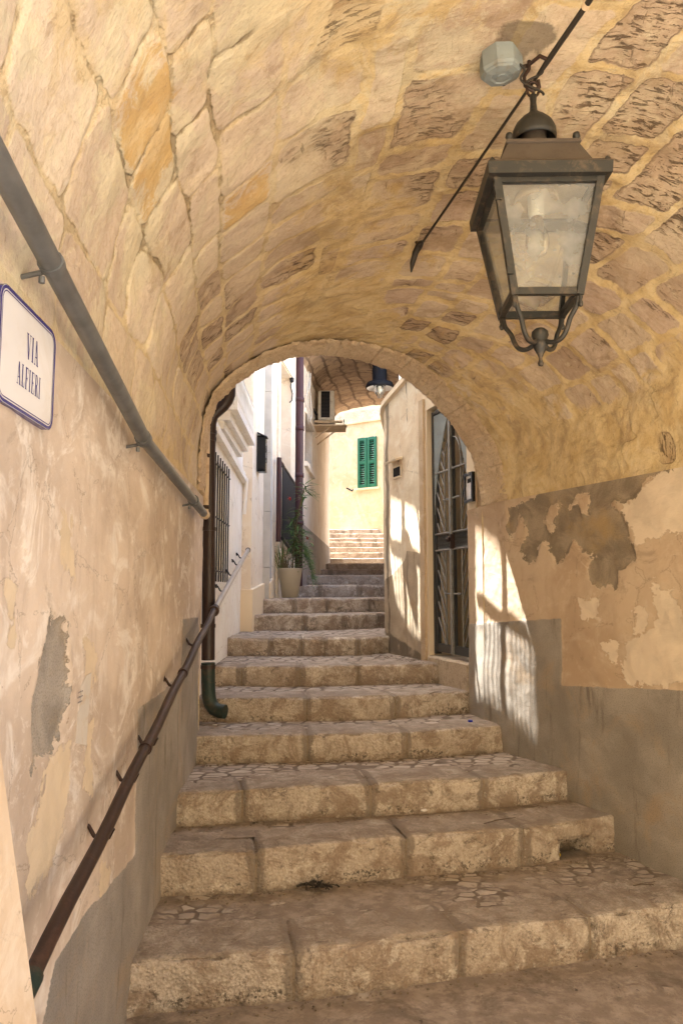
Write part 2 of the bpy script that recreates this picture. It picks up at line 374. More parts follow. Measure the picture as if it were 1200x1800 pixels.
def m_plain(name, col, rough=.5, metal=0., var=.25, bumpv=.15, scale=30, dirt=None, dirtamt=.5, spec=.4):
    t = NT(name, rough, 0); ob = t.vec('Object'); a = t.noise(ob, scale*.2, 5, .6); b = t.noise(ob, scale*2, 4, .6)
    c = t.mix(t.math('MULTIPLY', t.ss(.35, .65, a), var), col, tuple(k*.55 for k in col))
    if dirt: c = t.mix(t.math('MULTIPLY', t.ss(.5, .68, t.noise(ob, scale*.45, 7, .7, .5)), dirtamt), c, dirt)
    t.b.inputs['Metallic'].default_value = metal; t.b.inputs['Specular IOR Level'].default_value = spec
    return t.done(c, t.bump(t.math('ADD', a, t.math('MULTIPLY', b, .5)), bumpv, .004))

M = {}
M['vault'] = m_vault()
M['wall_l'] = m_plaster('peach_plaster', (.66, .51, .38), (.5, .37, .26), (.8, .73, .65), exposed=(.4, .35, .29), dado=(.28, .245, .21))
M['wall_r'] = m_plaster('sandy_plaster', (.58, .43, .27), (.49, .34, .2), (.62, .48, .32), exposed=(.4, .31, .2), cream=(.72, .58, .4), dado=(.27, .235, .19))
M['wall_g'] = m_plaster('gate_wall_plaster', (.82, .71, .52), (.72, .57, .38), (.86, .78, .62), exposed=(.25, .19, .12), dado=(.4, .32, .22))
M['house'] = m_plaster('cream_render', (.8, .7, .56), (.74, .61, .46), (.84, .77, .66), attrs=False, streak=.25)
M['white'] = m_plaster('white_render', (.86, .83, .77), (.82, .76, .68), (.88, .86, .82), attrs=False, streak=.2)
M['yellow'] = m_plaster('yellow_render', (.6, .48, .27), (.52, .39, .2), (.64, .53, .33), attrs=False, streak=.3)
M['buttress'] = m_plaster('buttress_plaster', (.66, .5, .33), (.56, .4, .24), (.72, .6, .45), attrs=False)
M['trim'] = m_plaster('tan_trim', (.6, .44, .26), (.5, .35, .19), (.66, .52, .34), attrs=False)
M['step'] = m_stone('step_limestone')
M['ring'] = m_stone('voussoir_limestone', (.62, .43, .22), (.72, .54, .31), (.46, .3, .14), hammer=.3, attr=False)
M['sill'] = m_stone('threshold_stone', (.5, .38, .24), (.56, .44, .28), (.25, .17, .1), hammer=.4, attr=False)
M['mortar'] = m_stone('joint_mortar', (.23, .165, .1), (.3, .22, .14), (.1, .07, .045), hammer=.2, attr=False)
M['greystone'] = m_plain('grey_marble', (.5, .49, .47), .6, var=.3)
M['rust'] = m_plain('rusty_brown_paint', (.04, .022, .017), .5, .2, dirt=(.1, .05, .032))
M['galv'] = m_plain('galvanised_steel', (.2, .21, .22), .45, .6, scale=60, var=.5)
M['greyrail'] = m_plain('grey_painted_rail', (.42, .4, .38), .4, .4)
M['brownpipe'] = m_plain('dark_brown_pipe', (.03, .015, .012), .42, 0, dirt=(.05, .03, .025), dirtamt=.4)
M['maroon'] = m_plain('maroon_pipe', (.05, .014, .018), .45, 0)
M['verdigris'] = m_plain('green_iron_pipe', (.016, .034, .028), .5, .2, dirt=(.1, .06, .035))
M['creampipe'] = m_plain('cream_pipe', (.62, .48, .32), .55, 0, dirt=(.3, .18, .1))
M['iron'] = m_plain('dark_iron', (.022, .022, .026), .5, .3, dirt=(.05, .03, .02))
M['lantern'] = m_plain('lantern_metal', (.042, .041, .038), .5, .45, dirt=(.17, .12, .08), scale=40)
M['lanternroof'] = m_plain('dusty_lantern_roof', (.1, .08, .065), .65, .2, dirt=(.07, .05, .04), scale=40)
M['gateiron'] = m_plain('grey_gate_paint', (.06, .064, .066), .45, .4, dirt=(.1, .06, .04))
M['gatebar'] = m_plain('pale_gate_bar', (.27, .265, .25), .45, .3, dirt=(.08, .05, .035))
M['box'] = m_plain('weathered_grey_box', (.26, .3, .305), .6, .1, dirt=(.2, .16, .11), scale=50)
M['black'] = m_plain('black_enamel', (.008, .009, .01), .25, .1)
M['green'] = m_plain('green_shutter_paint', (.003, .09, .045), .45, 0, var=.2)
M['greyshutter'] = m_plain('grey_green_shutter', (.35, .4, .39), .5)
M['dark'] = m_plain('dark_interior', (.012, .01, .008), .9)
M['wood'] = m_plain('brown_wood', (.11, .048, .02), .6, 0, var=.6, scale=20)
M['pot'] = m_plain('beige_pot', (.4, .35, .26), .5, 0, var=.1)
M['soil'] = m_plain('soil', (.05, .035, .02), .95)
M['leaf'] = m_plain('leaf', (.09, .19, .04), .5, 0, var=.5)
M['dry'] = m_plain('dry_stem', (.2, .15, .07), .8)
M['stem'] = m_plain('plant_stem', (.12, .1, .05), .8)
M['red'] = m_plain('red_flower', (.45, .03, .02), .6)
M['acwhite'] = m_plain('ac_casing', (.66, .62, .54), .5, 0, dirt=(.35, .25, .17))
M['navy'] = m_plain('navy_enamel', (.009, .010, .013), .7, 0, spec=.1)
M['ceramic'] = m_plain('white_ceramic', (.72, .72, .74), .18, 0, var=.08, bumpv=.05, scale=6, dirt=(.5, .42, .32), dirtamt=.3, spec=.6)
M['blue'] = m_plain('blue_glaze', (.045, .04, .2), .25, 0, var=.1, bumpv=.02, spec=.6)
M['paper'] = m_plain('weathered_paper', (.58, .54, .49), .8, 0, dirt=(.5, .37, .24), dirtamt=.8)
M['ink'] = m_plain('faded_ink', (.16, .15, .17), .8)
M['cable'] = m_plain('black_cable', (.03, .025, .02), .6)
M['whitemetal'] = m_plain('white_enamel', (.75, .73, .68), .4)
M['cap'] = m_plain('blue_plastic', (.01, .02, .35), .35)
M['twig'] = m_plain('dry_twig', (.09, .06, .035), .9)
M['roof'] = m_plain('flat_roof', (.35, .28, .2), .9)
M['ground'] = m_stone('earth', (.3, .22, .14), (.38, .29, .19), (.2, .14, .09), attr=False, scale=.5)
M['pave0'] = m_paving('street_paving', .62, 7, 10)
M['street'] = m_stone('street_limestone', (.55, .5, .42), (.66, .61, .53), (.35, .28, .2), attr=False, scale=.6)
M['pave1'] = m_paving('dirty_setts', .5, 11, 19)
M['pave2'] = m_paving('smeared_setts', .6, 8, 13)
M['pave3'] = m_paving('pale_setts', .32, 9, 17)
def m_glass(name, tint=(.75, .78, .72), haze=.22, rough=.06):
    m = bpy.data.materials.new(name); m.use_nodes = True; t = m.node_tree; t.nodes.clear()
    o = t.nodes.new('ShaderNodeOutputMaterial'); tr = t.nodes.new('ShaderNodeBsdfTransparent'); tr.inputs[0].default_value = (.92, .94, .9, 1)
    gl = t.nodes.new('ShaderNodeBsdfGlossy'); gl.inputs['Roughness'].default_value = rough; df = t.nodes.new('ShaderNodeBsdfTranslucent'); df.inputs[0].default_value = (*tint, 1)
    d2 = t.nodes.new('ShaderNodeBsdfDiffuse'); d2.inputs[0].default_value = (*tint, 1)
    fr = t.nodes.new('ShaderNodeFresnel'); fr.inputs[0].default_value = 1.6
    md = t.nodes.new('ShaderNodeMixShader'); md.inputs[0].default_value = .5; t.links.new(df.outputs[0], md.inputs[1]); t.links.new(d2.outputs[0], md.inputs[2])
    n = t.nodes.new('ShaderNodeTexNoise'); n.inputs['Scale'].default_value = 14; n.inputs['Detail'].default_value = 6
    tc = t.nodes.new('ShaderNodeTexCoord'); t.links.new(tc.outputs['Object'], n.inputs['Vector'])
    mm = t.nodes.new('ShaderNodeMath'); mm.operation = 'MULTIPLY'; mm.inputs[1].default_value = haze*2; t.links.new(n.outputs['Fac'], mm.inputs[0])
    m1 = t.nodes.new('ShaderNodeMixShader'); t.links.new(mm.outputs[0], m1.inputs[0]); t.links.new(tr.outputs[0], m1.inputs[1]); t.links.new(md.outputs[0], m1.inputs[2])
    m2 = t.nodes.new('ShaderNodeMixShader'); t.links.new(fr.outputs[0], m2.inputs[0]); t.links.new(m1.outputs[0], m2.inputs[1]); t.links.new(gl.outputs[0], m2.inputs[2])
    t.links.new(m2.outputs[0], o.inputs[0]); return m
M['glass'] = m_glass('dusty_glass', tint=(.72, .74, .74), haze=.3, rough=.03); M['bulbglass'] = m_glass('bulb_glass', haze=.1)

# ================================================================ SETTING
g = MB(); g.add([(-300, -300, -.06), (300, -300, -.06), (300, 300, -.06), (-300, 300, -.06)], [(0, 1, 2, 3)])
tag(g.build('ground', M['ground']), kind='structure')

# left wall line and right wall line (plan)
LW = [(-.69, 1.1), (-.86, 4.5), (-.865, 4.6)]
RW = [(3.0, 1.1), (1.72, 3.5), (1.06, 4.77), (.96, 5.05), (.9, 5.3)]
def cum(L): 
    c = [0]
    for a, b in zip(L, L[1:]): c.append(c[-1]+math.dist(a, b))
    return np.array(c)
def along(L, s):
    c = cum(L); a = np.array(L); return np.interp(s, c, a[:, 0]), np.interp(s, c, a[:, 1])
def s_of_y(L, y):
    a = np.array(L); return np.interp(y, a[:, 1], cum(L))

# foreground paving
nx, ny = 300, 330
X, Y = np.meshgrid(np.linspace(-6, 9, nx), np.linspace(-.3, 3.6, ny), indexing='ij')
Z = fbm(X*1.3, Y*1.3, 3)*.03+fbm(X*9, Y*9, 5, 3)*.012
Z[(Y > 2.7)] *= .6
tag(grid('pavement', np.stack([X, Y, Z], -1), M['pave0']), kind='structure')

m = MB(); m.add([(-30, -6.5, -.004), (30, -6.5, -.004), (30, -.3, -.004), (-30, -.3, -.004)], [(0, 1, 2, 3)]); tag(m.build('street', M['street']), kind='structure')
# ---------------------------------------------------------------- stairs
STEPS = [  # z top, front polyline, joint pixels, tread material
 (.183, [(-.9, 2.8), (-.72, 2.90), (-.17, 2.97), (.48, 3.15), (1.05, 3.28), (1.47, 3.40), (2.0, 3.5)], [518, 808, 1037], 'pave1'),
 (.367, [(-.95, 3.43), (-.77, 3.47), (-.38, 3.52), (.3, 3.70), (.9, 3.83), (1.37, 4.03), (1.6, 4.1)], [450, 715, 922], 'pave2'),
 (.528, [(-1.0, 3.85), (-.81, 3.86), (-.52, 3.94), (.16, 4.04), (.77, 4.16), (1.24, 4.33), (1.5, 4.4)], [427, 652, 850], 'pave3'),
 (.689, [(-1.0, 4.5), (-.81, 4.51), (-.2, 4.55), (.41, 4.63), (.86, 4.79), (1.08, 4.88), (1.4, 5.0)], [540, 716], 'pave3'),
 (.839, [(-1.1, 4.97), (-.77, 4.97), (-.22, 4.985), (.36, 5.08), (.895, 5.31), (1.2, 5.45)], [540, 695], 'pave3'),
 (.987, [(-1.2, 5.6), (-.9, 5.6), (-.31, 5.55), (.13, 5.65), (.6, 5.74), (1.0, 5.85)], [425, 527, 630], 'pave3'),
 (1.14, [(-1.2, 6.42), (-.93, 6.45), (-.36, 6.43), (.15, 6.45), (.4, 6.72), (.7, 7.0)], [475, 530, 570, 630], 'pave3'),
 (1.297, [(-1.2, 7.5), (-.96, 7.5), (-.35, 7.55), (.04, 7.73), (.47, 8.15), (.7, 8.3)], [535, 605, 664], 'pave3'),
 (1.453, [(-1.1, 8.05), (-.49, 8.1), (.26, 8.45), (.55, 8.75), (.8, 8.9)], [516, 576, 650], 'pave3'),
 (1.612, [(-.9, 9.9), (-.59, 9.95), (.0, 9.95), (.55, 9.95), (1.1, 10.0)], [560, 632], 'pave3'),
]
zz = 1.612
for yy in (10.75, 13.4, 14.7, 16.0, 16.7, 17.4, 17.8, 18.7, 19.2, 19.75):
    zz += .155
    STEPS.append((zz, [(-2.2 if yy > 16.3 else -1., yy+.02), (.2, yy), (1.1, yy-.05), (2.8, yy-.15)], [585, 622, 655], 'pave3'))

def step_profile(z0, z1, depth, r=.013):
    """(offset back from the front line, z, is_top, hfrac)"""
    P = []
    for i in range(9): P.append((0, z0+(z1-r-z0)*i/8))
    for i in range(1, 5):
        a = math.pi/2*i/5; P.append((r-r*math.cos(a), z1-r+r*math.sin(a)))
    for i in range(0, 10): P.append((r+(depth-r)*i/9, z1))
    return np.array(P)
def resample(L, s): 
    c = cum(L); a = np.array(L); return np.stack([np.interp(s, c, a[:, 0]), np.interp(s, c, a[:, 1])], -1)
def strip(L, s0, s1, z0, z1, depth, ds, inset=0., seed=0, rid=.5, amp=1., r=.013, dz=0., cut=None):
    n = max(6, int((s1-s0)/ds)); s = np.linspace(s0, s1, n)
    p = resample(L, s); pa = resample(L, s-.12); pb = resample(L, s+.12); d = pb-pa; d /= np.linalg.norm(d, axis=1)[:, None]
    nb = np.stack([-d[:, 1], d[:, 0]], -1)            # points back (away from the camera)
    pr = step_profile(z0, z1, depth, r); m = len(pr)
    off = np.broadcast_to(pr[:, 0][None], (n, m)).copy(); z = np.broadcast_to(pr[:, 1][None], (n, m)).copy()
    S = np.broadcast_to(s[:, None], (n, m))
    # length of the profile as second noise coordinate
    q = np.concatenate([[0], np.cumsum(np.hypot(np.diff(pr[:, 0]), np.diff(pr[:, 1])))])[None]+S*0
    nz = fbm(S*6+seed, q*6, seed, 4)*.034*amp+fbm(S*30, q*30+seed, seed+5, 3)*.007*amp
    front = (np.arange(m) < 12)[None]
    # chipped arris
    chip = (np.clip(fbm(S*11+seed*3, q*0+seed, seed+9, 3)-.02, 0, 1)*.07+np.clip(fbm(S*3+seed, q*0+seed, seed+19, 2), 0, 1)*.03)*amp*np.exp(-((np.arange(m)-11.0)/2.2)**2)[None]
    e = np.minimum(s-s0, s1-s)[:, None]; rnd = np.where(inset == 0, np.clip(1-e/.009, 0, 1)**2*.008, 0)
    if inset: rnd = rnd*0
    off = off+np.where(front, -nz, 0)+inset+rnd+chip
    z = z+np.where(front, 0, nz*.5)-(inset+rnd)*np.where(front, .3, 1)-chip+dz
    if cut is not None:
        c0, c1, ch = cut
        inside = (S > c0) & (S < c1) & (z < z0+ch)
        off = off+np.where(inside & front, .17, 0)
    P = np.stack([p[:, 0][:, None]+nb[:, 0][:, None]*off, p[:, 1][:, None]+nb[:, 1][:, None]*off, z], -1)
    hf = np.clip((z-z0)/(z1-z0), 0, 1); top = np.broadcast_to((np.arange(m) > 12)[None], (n, m)).astype(float)
    at = {'rid': np.full((n, m), rid), 'band': np.exp(-((hf-.3)/.22)**2)*(1-top), 'low': np.clip(1-hf*2.2, 0, 1)*(1-top), 'topface': top, 'jnt': np.exp(-np.clip(np.broadcast_to(e, (n, m))+fbm(S*9+seed, z*9, seed+2, 3)*.05, 0, 1)/.03)}
    return P, at
class Multi:
    def __init__(s): s.P = []; s.a = []
def merge_grids(name, parts, mat, parent):
    vs_, fs, at = [], [], {}; base = 0
    for P, a in parts:
        nu, nv = P.shape[:2]; idx = np.arange(nu*nv).reshape(nu, nv)+base
        fs.append(np.stack([idx[:-1, :-1], idx[1:, :-1], idx[1:, 1:], idx[:-1, 1:]], -1).reshape(-1, 4)); vs_.append(P.reshape(-1, 3)); base += nu*nv
        for k, v in a.items(): at.setdefault(k, []).append(v.ravel())
    V = np.concatenate(vs_); q = np.concatenate(fs); me = bpy.data.meshes.new(name)
    me.vertices.add(len(V)); me.vertices.foreach_set('co', V.astype(np.float32).ravel())
    nf = len(q); me.loops.add(nf*4); me.loops.foreach_set('vertex_index', q.astype(np.int32).ravel())
    me.polygons.add(nf); me.polygons.foreach_set('loop_start', (np.arange(nf)*4).astype(np.int32)); me.polygons.foreach_set('loop_total', np.full(nf, 4, np.int32))
    me.polygons.foreach_set('use_smooth', np.ones(nf, bool)); me.update(calc_edges=True)
    for k, v in at.items():
        x = me.attributes.new(k, 'FLOAT', 'POINT'); x.data.foreach_set('value', np.concatenate(v).astype(np.float32))
    me.materials.append(mat)
    return link(bpy.data.objects.new(name, me), parent)

stairs = thing('stone_stairway', 'worn limestone stairway of twenty wide steps climbing through the vaulted passage', 'stairs', (0, 2.9, 0))
stairs.location = (0, 0, 0)
zprev = 0
for i, (z1, L, joints, pm) in enumerate(STEPS):
    far = i >= 10
    ln = cum(L)[-1]; ds = .012 if i < 4 else (.02 if i < 9 else .05)
    z0 = zprev-.035
    js = []
    for jx in joints:
        # pixel column -> arc position
        best = min(np.linspace(0, ln, 400), key=lambda s: abs(600+FPX*resample(L, np.array([s]))[0][0]/(resample(L, np.array([s]))[0][1]*math.cos(PITCH)+(z1-CAMZ)*math.sin(PITCH))-jx))
        js.append(best)
    if far: js = sorted(random.uniform(.8 if i > 13 else .3, 3.6) for _ in range(3+(i > 13)*2)); js = [q for a_, q in enumerate(js) if a_ == 0 or q-js[a_-1] > .3]; js = [q for q in js if q < ln-.1]
    kd = .30 if i < 7 else .24
    if far: kd = .2
    cuts = [0]+js+[ln]; parts = []
    for k in range(len(cuts)-1):
        g0 = cuts[k]+(.005 if k else 0); g1 = cuts[k+1]-(.005 if k < len(cuts)-2 else 0)
        cut = None
        if i == 1 and k == len(cuts)-2:
            sA = min(np.linspace(0, ln, 600), key=lambda s: abs(resample(L, np.array([s]))[0][0]-1.12)); cut = (sA, sA+.2, .105); hole = cut
        parts.append(strip(L, g0, g1, z0, z1, kd+random.uniform(-.03, .03), ds, 0, i*13+1, random.random() if not far else random.uniform(1.1, 1.8), 1. if not far else .6, dz=random.uniform(-.005, .004), cut=cut))
    st = merge_grids('step', parts, M['step'], stairs)
    mo = [strip(L, 0, ln, z0, z1-.003, kd, ds, .009, i*13+1, .5, 1. if not far else .6, cut=(hole if i == 1 else None))]
    merge_grids('joint_filling', mo, M['mortar'], st)
    # tread behind the kerb stones, reaching under the next riser
    Ln = STEPS[i+1][1] if i+1 < len(STEPS) else [(-2.5, 21.6), (0, 21.6), (3, 21.6)]
    nn = 90 if i < 6 else 40; t = np.linspace(0, 1, nn)
    a = resample(L, t*ln); b = resample(Ln, t*cum(Ln)[-1])
    d = b-a; dl = np.linalg.norm(d, axis=1)[:, None]; a = a+d/dl*(kd-.11); b = b+d/dl*.1
    k = np.linspace(0, 1, 36 if i < 6 else 12)
    P = a[:, None]*(1-k)[None, :, None]+b[:, None]*k[None, :, None]
    Zt = z1-.006+fbm(P[..., 0]*4, P[..., 1]*4, i+40, 3)*.012+fbm(P[..., 0]*16, P[..., 1]*16, i+60, 3)*.01+.004*(k[None]*1)
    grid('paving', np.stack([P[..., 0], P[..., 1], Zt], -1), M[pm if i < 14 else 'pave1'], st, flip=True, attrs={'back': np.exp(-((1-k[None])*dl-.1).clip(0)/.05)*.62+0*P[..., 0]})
    zprev = z1

# ---------------------------------------------------------------- passage: vault
SPZ = lambda y: 2.2-.02*(y-1.1)
def sect(t):
    """springing points of the section at t (0 near, 1 far ring)"""
    l = np.array([-.69-.175*t, 1.1+3.5*t]); yr = 1.1+3.95*t
    s = s_of_y(RW, yr); xr, yr2 = along(RW, s); return l, np.array([float(xr), float(yr2)])
FAR = [(0, 2.11), (.0, 2.18), (.003, 2.39), (.012, 2.565), (.036, 2.717), (.1, 2.847), (.153, 2.929), (.202, 2.985), (.285, 3.051), (.393, 3.089), (.46, 3.092), (.532, 3.078), (.659, 3.024), (.73, 2.946), (.81, 2.829), (.888, 2.678), (.962, 2.474), (.993, 2.28), (1.0, 2.11)]
FAR = np.array(FAR)
NT_, NU_ = 330, 520
def profile(t, nu):
    """cross-section: fraction across, height above springing"""
    th = np.linspace(0, math.pi, nu)
    fa = (1-np.cos(th))/2; fh = np.sin(th)
    # far measured profile resampled by angle about the centre
    ang = np.arctan2((FAR[:, 1]-2.11)/.95, (.5-FAR[:, 0])*2)
    o = np.argsort(ang); A = np.interp(th, ang[o], FAR[o, 0]); Hh = np.interp(th, ang[o], FAR[o, 1]-2.11)
    y = 1.1+3.6*t; Rn = .93+.40*(4.8-y)/2.3
    k = t**1.3
    return fa*(1-k)+A*k, fh*Rn*(1-k)+Hh*k*(Rn/.95*(1-k)+k)
def vault_points(ts, nu):
    P = np.zeros((len(ts), nu, 3)); 
    for i, t in enumerate(ts):
        l, r = sect(t); a, h = profile(t, nu)
        P[i, :, :2] = l[None]*(1-a)[:, None]+r[None]*a[:, None]; P[i, :, 2] = SPZ(P[i, :, 1])+h-(.0 if t < 1 else 0)
    return P
ts = np.linspace(0, 1, NT_); VP = vault_points(ts, NU_)
arc = np.concatenate([np.zeros((NT_, 1)), np.cumsum(np.linalg.norm(np.diff(VP, axis=1), axis=2), axis=1)], 1)
dep = np.concatenate([np.zeros((1, NU_)), np.cumsum(np.linalg.norm(np.diff(VP, axis=0), axis=2), axis=0)], 0)
ROWS = 17
wa = fbm(arc*1.3, dep*1.3, 11, 3)*.42+fbm(arc*6, dep*6, 12, 3)*.12
wd = fbm(arc*1.9+9, dep*1.9, 13, 3)*.12+fbm(arc*7, dep*7, 14, 3)*.025
rb_ = np.sort(np.concatenate([[0, ROWS], np.arange(1, ROWS)+rng.uniform(-.3, .3, ROWS-1)])); rowf = np.interp(np.clip(np.linspace(0, 1, NU_)[None]*ROWS+wa, 0, ROWS-.001), rb_, np.arange(ROWS+1)).clip(0, ROWS-.001)
ri = np.floor(rowf).astype(int); fr = rowf-ri; rh = arc[:, -1:]/ROWS
dd = dep+wd; lo = np.zeros_like(dd); hi = np.zeros_like(dd); sid = np.zeros(dd.shape, int)
for r_ in range(ROWS):
    j = [-.4]
    while j[-1] < 5.6: j.append(j[-1]+random.uniform(.17, .34)*(1.25 if j[-1] < 1.8 else (.9 if j[-1] < 2.8 else .72)))
    j = np.array(j); m_ = ri == r_; k = np.clip(np.searchsorted(j, dd[m_])-1, 0, len(j)-2)
    lo[m_] = j[k]; hi[m_] = j[k+1]; sid[m_] = r_*100+k
ea = np.minimum(fr, 1-fr)*rh; ey = np.minimum(dd-lo, hi-dd); rr = .045
edge = rr-np.hypot(np.clip(rr-ea, 0, None), np.clip(rr-ey, 0, None)); edge = np.where((ea > rr) & (ey > rr), np.minimum(ea, ey), edge)
rid = _h(sid, sid*0, 3); rid2 = _h(sid, sid*0+5, 8)
U = np.linspace(0, 1, NU_)[None]+0*dep
yv = VP[..., 1]
# how weathered: crown right of centre and right haunch, in the inner half
wz = np.exp(-((U-.66)/.20)**2)*sstep(1.5, 2.2, yv)*(1-.5*sstep(3.9, 4.5, yv))+.45*np.exp(-((U-.2)/.16)**2)*sstep(2.2, 3.2, yv)
ero = np.clip((rid2 < wz*.62)*(.4+.6*rid)+.12*wz, 0, 1)*sstep(-.32, .1, fbm(arc*3, dep*3, 71, 3))
ero0 = ero
bare = np.clip(.22+wz*.9+.4*np.exp(-((U-.13)/.09)**2)*sstep(1.2, 2, yv)+.9*fbm(arc*1.3, dep*1.3, 70, 4), 0, 1)*(1-.95*sstep(.86, .93, U)*(1-.5*sstep(3.6, 4.4, yv)))
joint = np.clip(np.exp(-((U-.17)/.10)**2)*(1-sstep(2.6, 3.6, yv))*1.2+.25*(fbm(arc*2, dep*2, 77, 2) > .1), 0, 1)
pale = np.clip((1-sstep(2.2, 3.6, yv))*1.0+.3*np.exp(-((U-.12)/.1)**2), 0, 1)
def on_vault(px, py):
    r_ = np.array(ray(px, py)); f = VP[::3, ::3].reshape(-1, 3)-np.array([0, 0, CAMZ]); f = f[f[:, 1] > 1]
    d = f/np.linalg.norm(f, axis=1)[:, None]; k = np.argmax(d @ (r_/np.linalg.norm(r_))); return f[k]+np.array([0, 0, CAMZ])
def blob(px, py, rx, ry=None):
    c = on_vault(px, py); ry = ry or rx; return np.exp(-(((VP[..., 0]-c[0])**2+(VP[..., 2]-c[2])**2)/rx**2+((yv-c[1])/ry)**2))
nzb = fbm(arc*5, dep*5, 88, 4)*.9
soot = 1.0*blob(925, 62, .13, .06)+.75*blob(890, 100, .1, .07)+.3*blob(860, 160, .2, .2)
ochre = np.clip(blob(290, 180, .17, .16)+blob(285, 250, .1, .1)*.8+.9*blob(420, 365, .1, .06)+.8*blob(470, 350, .1, .06)+.6*blob(700, 350, .12, .1)+.5*blob(760, 60, .15, .1), 0, 1)
def stone_at(px, py):
    c = on_vault(px, py); k = np.unravel_index(np.argmin(((VP-c)**2).sum(-1)), sid.shape); return sid[k]
och_s = np.isin(sid, [stone_at(*q) for q in ((290, 150), (295, 225), (415, 365))]).astype(float)*sstep(-.004, .02, edge)
ochre = np.clip(och_s*.5+.4*ochre, 0, 1)
spot = np.clip(blob(690, 285, .12, .09)+blob(765, 280, .1, .09)+.9*blob(740, 425, .12, .1)+.8*blob(660, 230, .1, .05)+.9*blob(830, 320, .1, .1)+blob(1165, 520, .16, .12)+blob(1080, 400, .12, .1)+.8*blob(1180, 240, .2, .15)+.8*blob(1060, 590, .12, .1)+.6*blob(500, 340, .08, .06)+.8*blob(900, 300, .3, .3), 0, 1)
pink = np.clip(1-sstep(.27, .36, U)+0*dep, 0, 1)*(1-.3*sstep(2.6, 3.8, yv))
ero = np.clip(ero0+spot*(.35+.5*rid)*sstep(.25, .6, spot+nzb*.4), 0, 1)
bare = np.clip(bare+spot*.4+pink*.3, 0, 1)
# displacement along the inward normal
Nn = np.cross(np.gradient(VP, axis=0), np.gradient(VP, axis=1)); Nn /= np.linalg.norm(Nn, axis=2)[..., None]+1e-9
cen = np.array([.6, 3, 2.2]); sgn = np.sign(((cen-VP)*Nn).sum(-1).mean()); Nn *= sgn
st_ = sstep(.0, .02, edge)*bare*(1-.75*joint)
disp = fbm(arc*1.2, dep*1.2, 21, 3)*.07+fbm(arc*6, dep*6, 22, 4)*.03+st_*((rid-.5)*.014)-ero*st_*.012*(.5+fbm(arc*22, dep*9, 23, 3)*2.4)-.008*joint*np.exp(-(edge/.01)**2)
fade = np.minimum(sstep(0, .03, U), sstep(0, .03, 1-U))*(1-sstep(.93, .99, ts)[:, None])
VD = VP+Nn*(disp*fade)[..., None]
passage = thing('vaulted_passage', 'wide barrel vaulted passage of rough sandy stone roofing the lower steps', 'passage')
CUTT = int(NT_*.925)
grid('vault', VD[:CUTT+6], M['vault'], passage, uv=np.stack([arc, dep], -1)[:CUTT+6],
     attrs={k: v[:CUTT+6] for k, v in dict(edge=edge, rid=rid+0*edge, ero=ero, bare=bare, joint=joint, pale=pale, soot=soot, ochre=ochre, pink=pink).items()})
# voussoir ring at the far end: separate blocks
NV = 12; nuR = 420; tsR = np.linspace(.922, 1.0, 22); RP = vault_points(tsR, nuR)
Nr = np.cross(np.gradient(RP, axis=0), np.gradient(RP, axis=1)); Nr /= np.linalg.norm(Nr, axis=2)[..., None]+1e-9; Nr *= np.sign(((cen-RP)*Nr).sum(-1).mean())
ub = np.array([0, .3, .47, .55, .62, .70, .77, .85, .92, 1.0]); NV = 9; parts = []
for k in range(NV):
    a0 = int(ub[k]*(nuR-1)); a1 = int(ub[k+1]*(nuR-1))+1; P = RP[:, a0:a1].copy(); n_ = Nr[:, a0:a1]; nu = P.shape[1]
    e = np.minimum(np.minimum(np.arange(22)[:, None], np.arange(21, -1, -1)[:, None]*2)/2.2, np.minimum(np.arange(nu)[None], np.arange(nu-1, -1, -1)[None])/1.6)
    off = np.clip(e, 0, 1)**.5*(.006+rng.uniform(-.003, .004))+.004+fbm(np.arange(22)[:, None]*.5+k*9+np.zeros((1, nu)), np.arange(nu)[None]*.4+np.zeros((22, 1)), k, 3)*.02
    P = P+n_*off[..., None]
    # fold the far edge outwards to give the ring its end face
    out = P[-1:]-n_[-1:]*.34; out[..., 1] += .0
    parts.append((np.concatenate([P, out], 0), {}))
merge_grids('arch_ring', parts, M['ring'], passage)
# facades with arch cut, roof, masses
TOPZ = 5.2
def facade(prof, yo, x0, x1, name, mat):
    m = MB(); n = len(prof)
    v = [(p[0], p[1]+yo, p[2]) for p in prof]; xs = np.linspace(x0, x1, n)
    v += [(x0+(p[0]-prof[0][0])/(prof[-1][0]-prof[0][0])*(x1-x0), p[1]+yo+ (0), TOPZ) for p in prof]
    m.add(v, [(i, i+1, n+i+1, n+i) for i in range(n-1)])
    # side panels from springing to the base
    m.add([(x0, prof[0][1]+yo, -.05), (prof[0][0], prof[0][1]+yo, -.05), (prof[0][0], prof[0][1]+yo, prof[0][2]), (x0, prof[0][1]+yo, TOPZ)], [(0, 1, 2, 3)])
    m.add([(prof[-1][0], prof[-1][1]+yo, -.05), (x1, prof[-1][1]+yo, -.05), (x1, prof[-1][1]+yo, TOPZ), (prof[-1][0], prof[-1][1]+yo, prof[-1][2])], [(0, 1, 2, 3)])
    return m.build(name, mat, passage)
facade([tuple(p) for p in VP[0, ::8]]+[tuple(VP[0, -1])], -.01, -5, 7, 'front_facade', M['trim'])
facade([tuple(p) for p in RP[-1, ::6]]+[tuple(RP[-1, -1])], .0, -.87, 2.2, 'rear_facade', M['yellow'])
m = MB(); m.prism([(-5, 1.1), (7, 1.1), (2.2, 5.35), (-.87, 4.62), (-5, 4.62)], TOPZ-.02, TOPZ+.25); m.build('roof', M['roof'], passage)

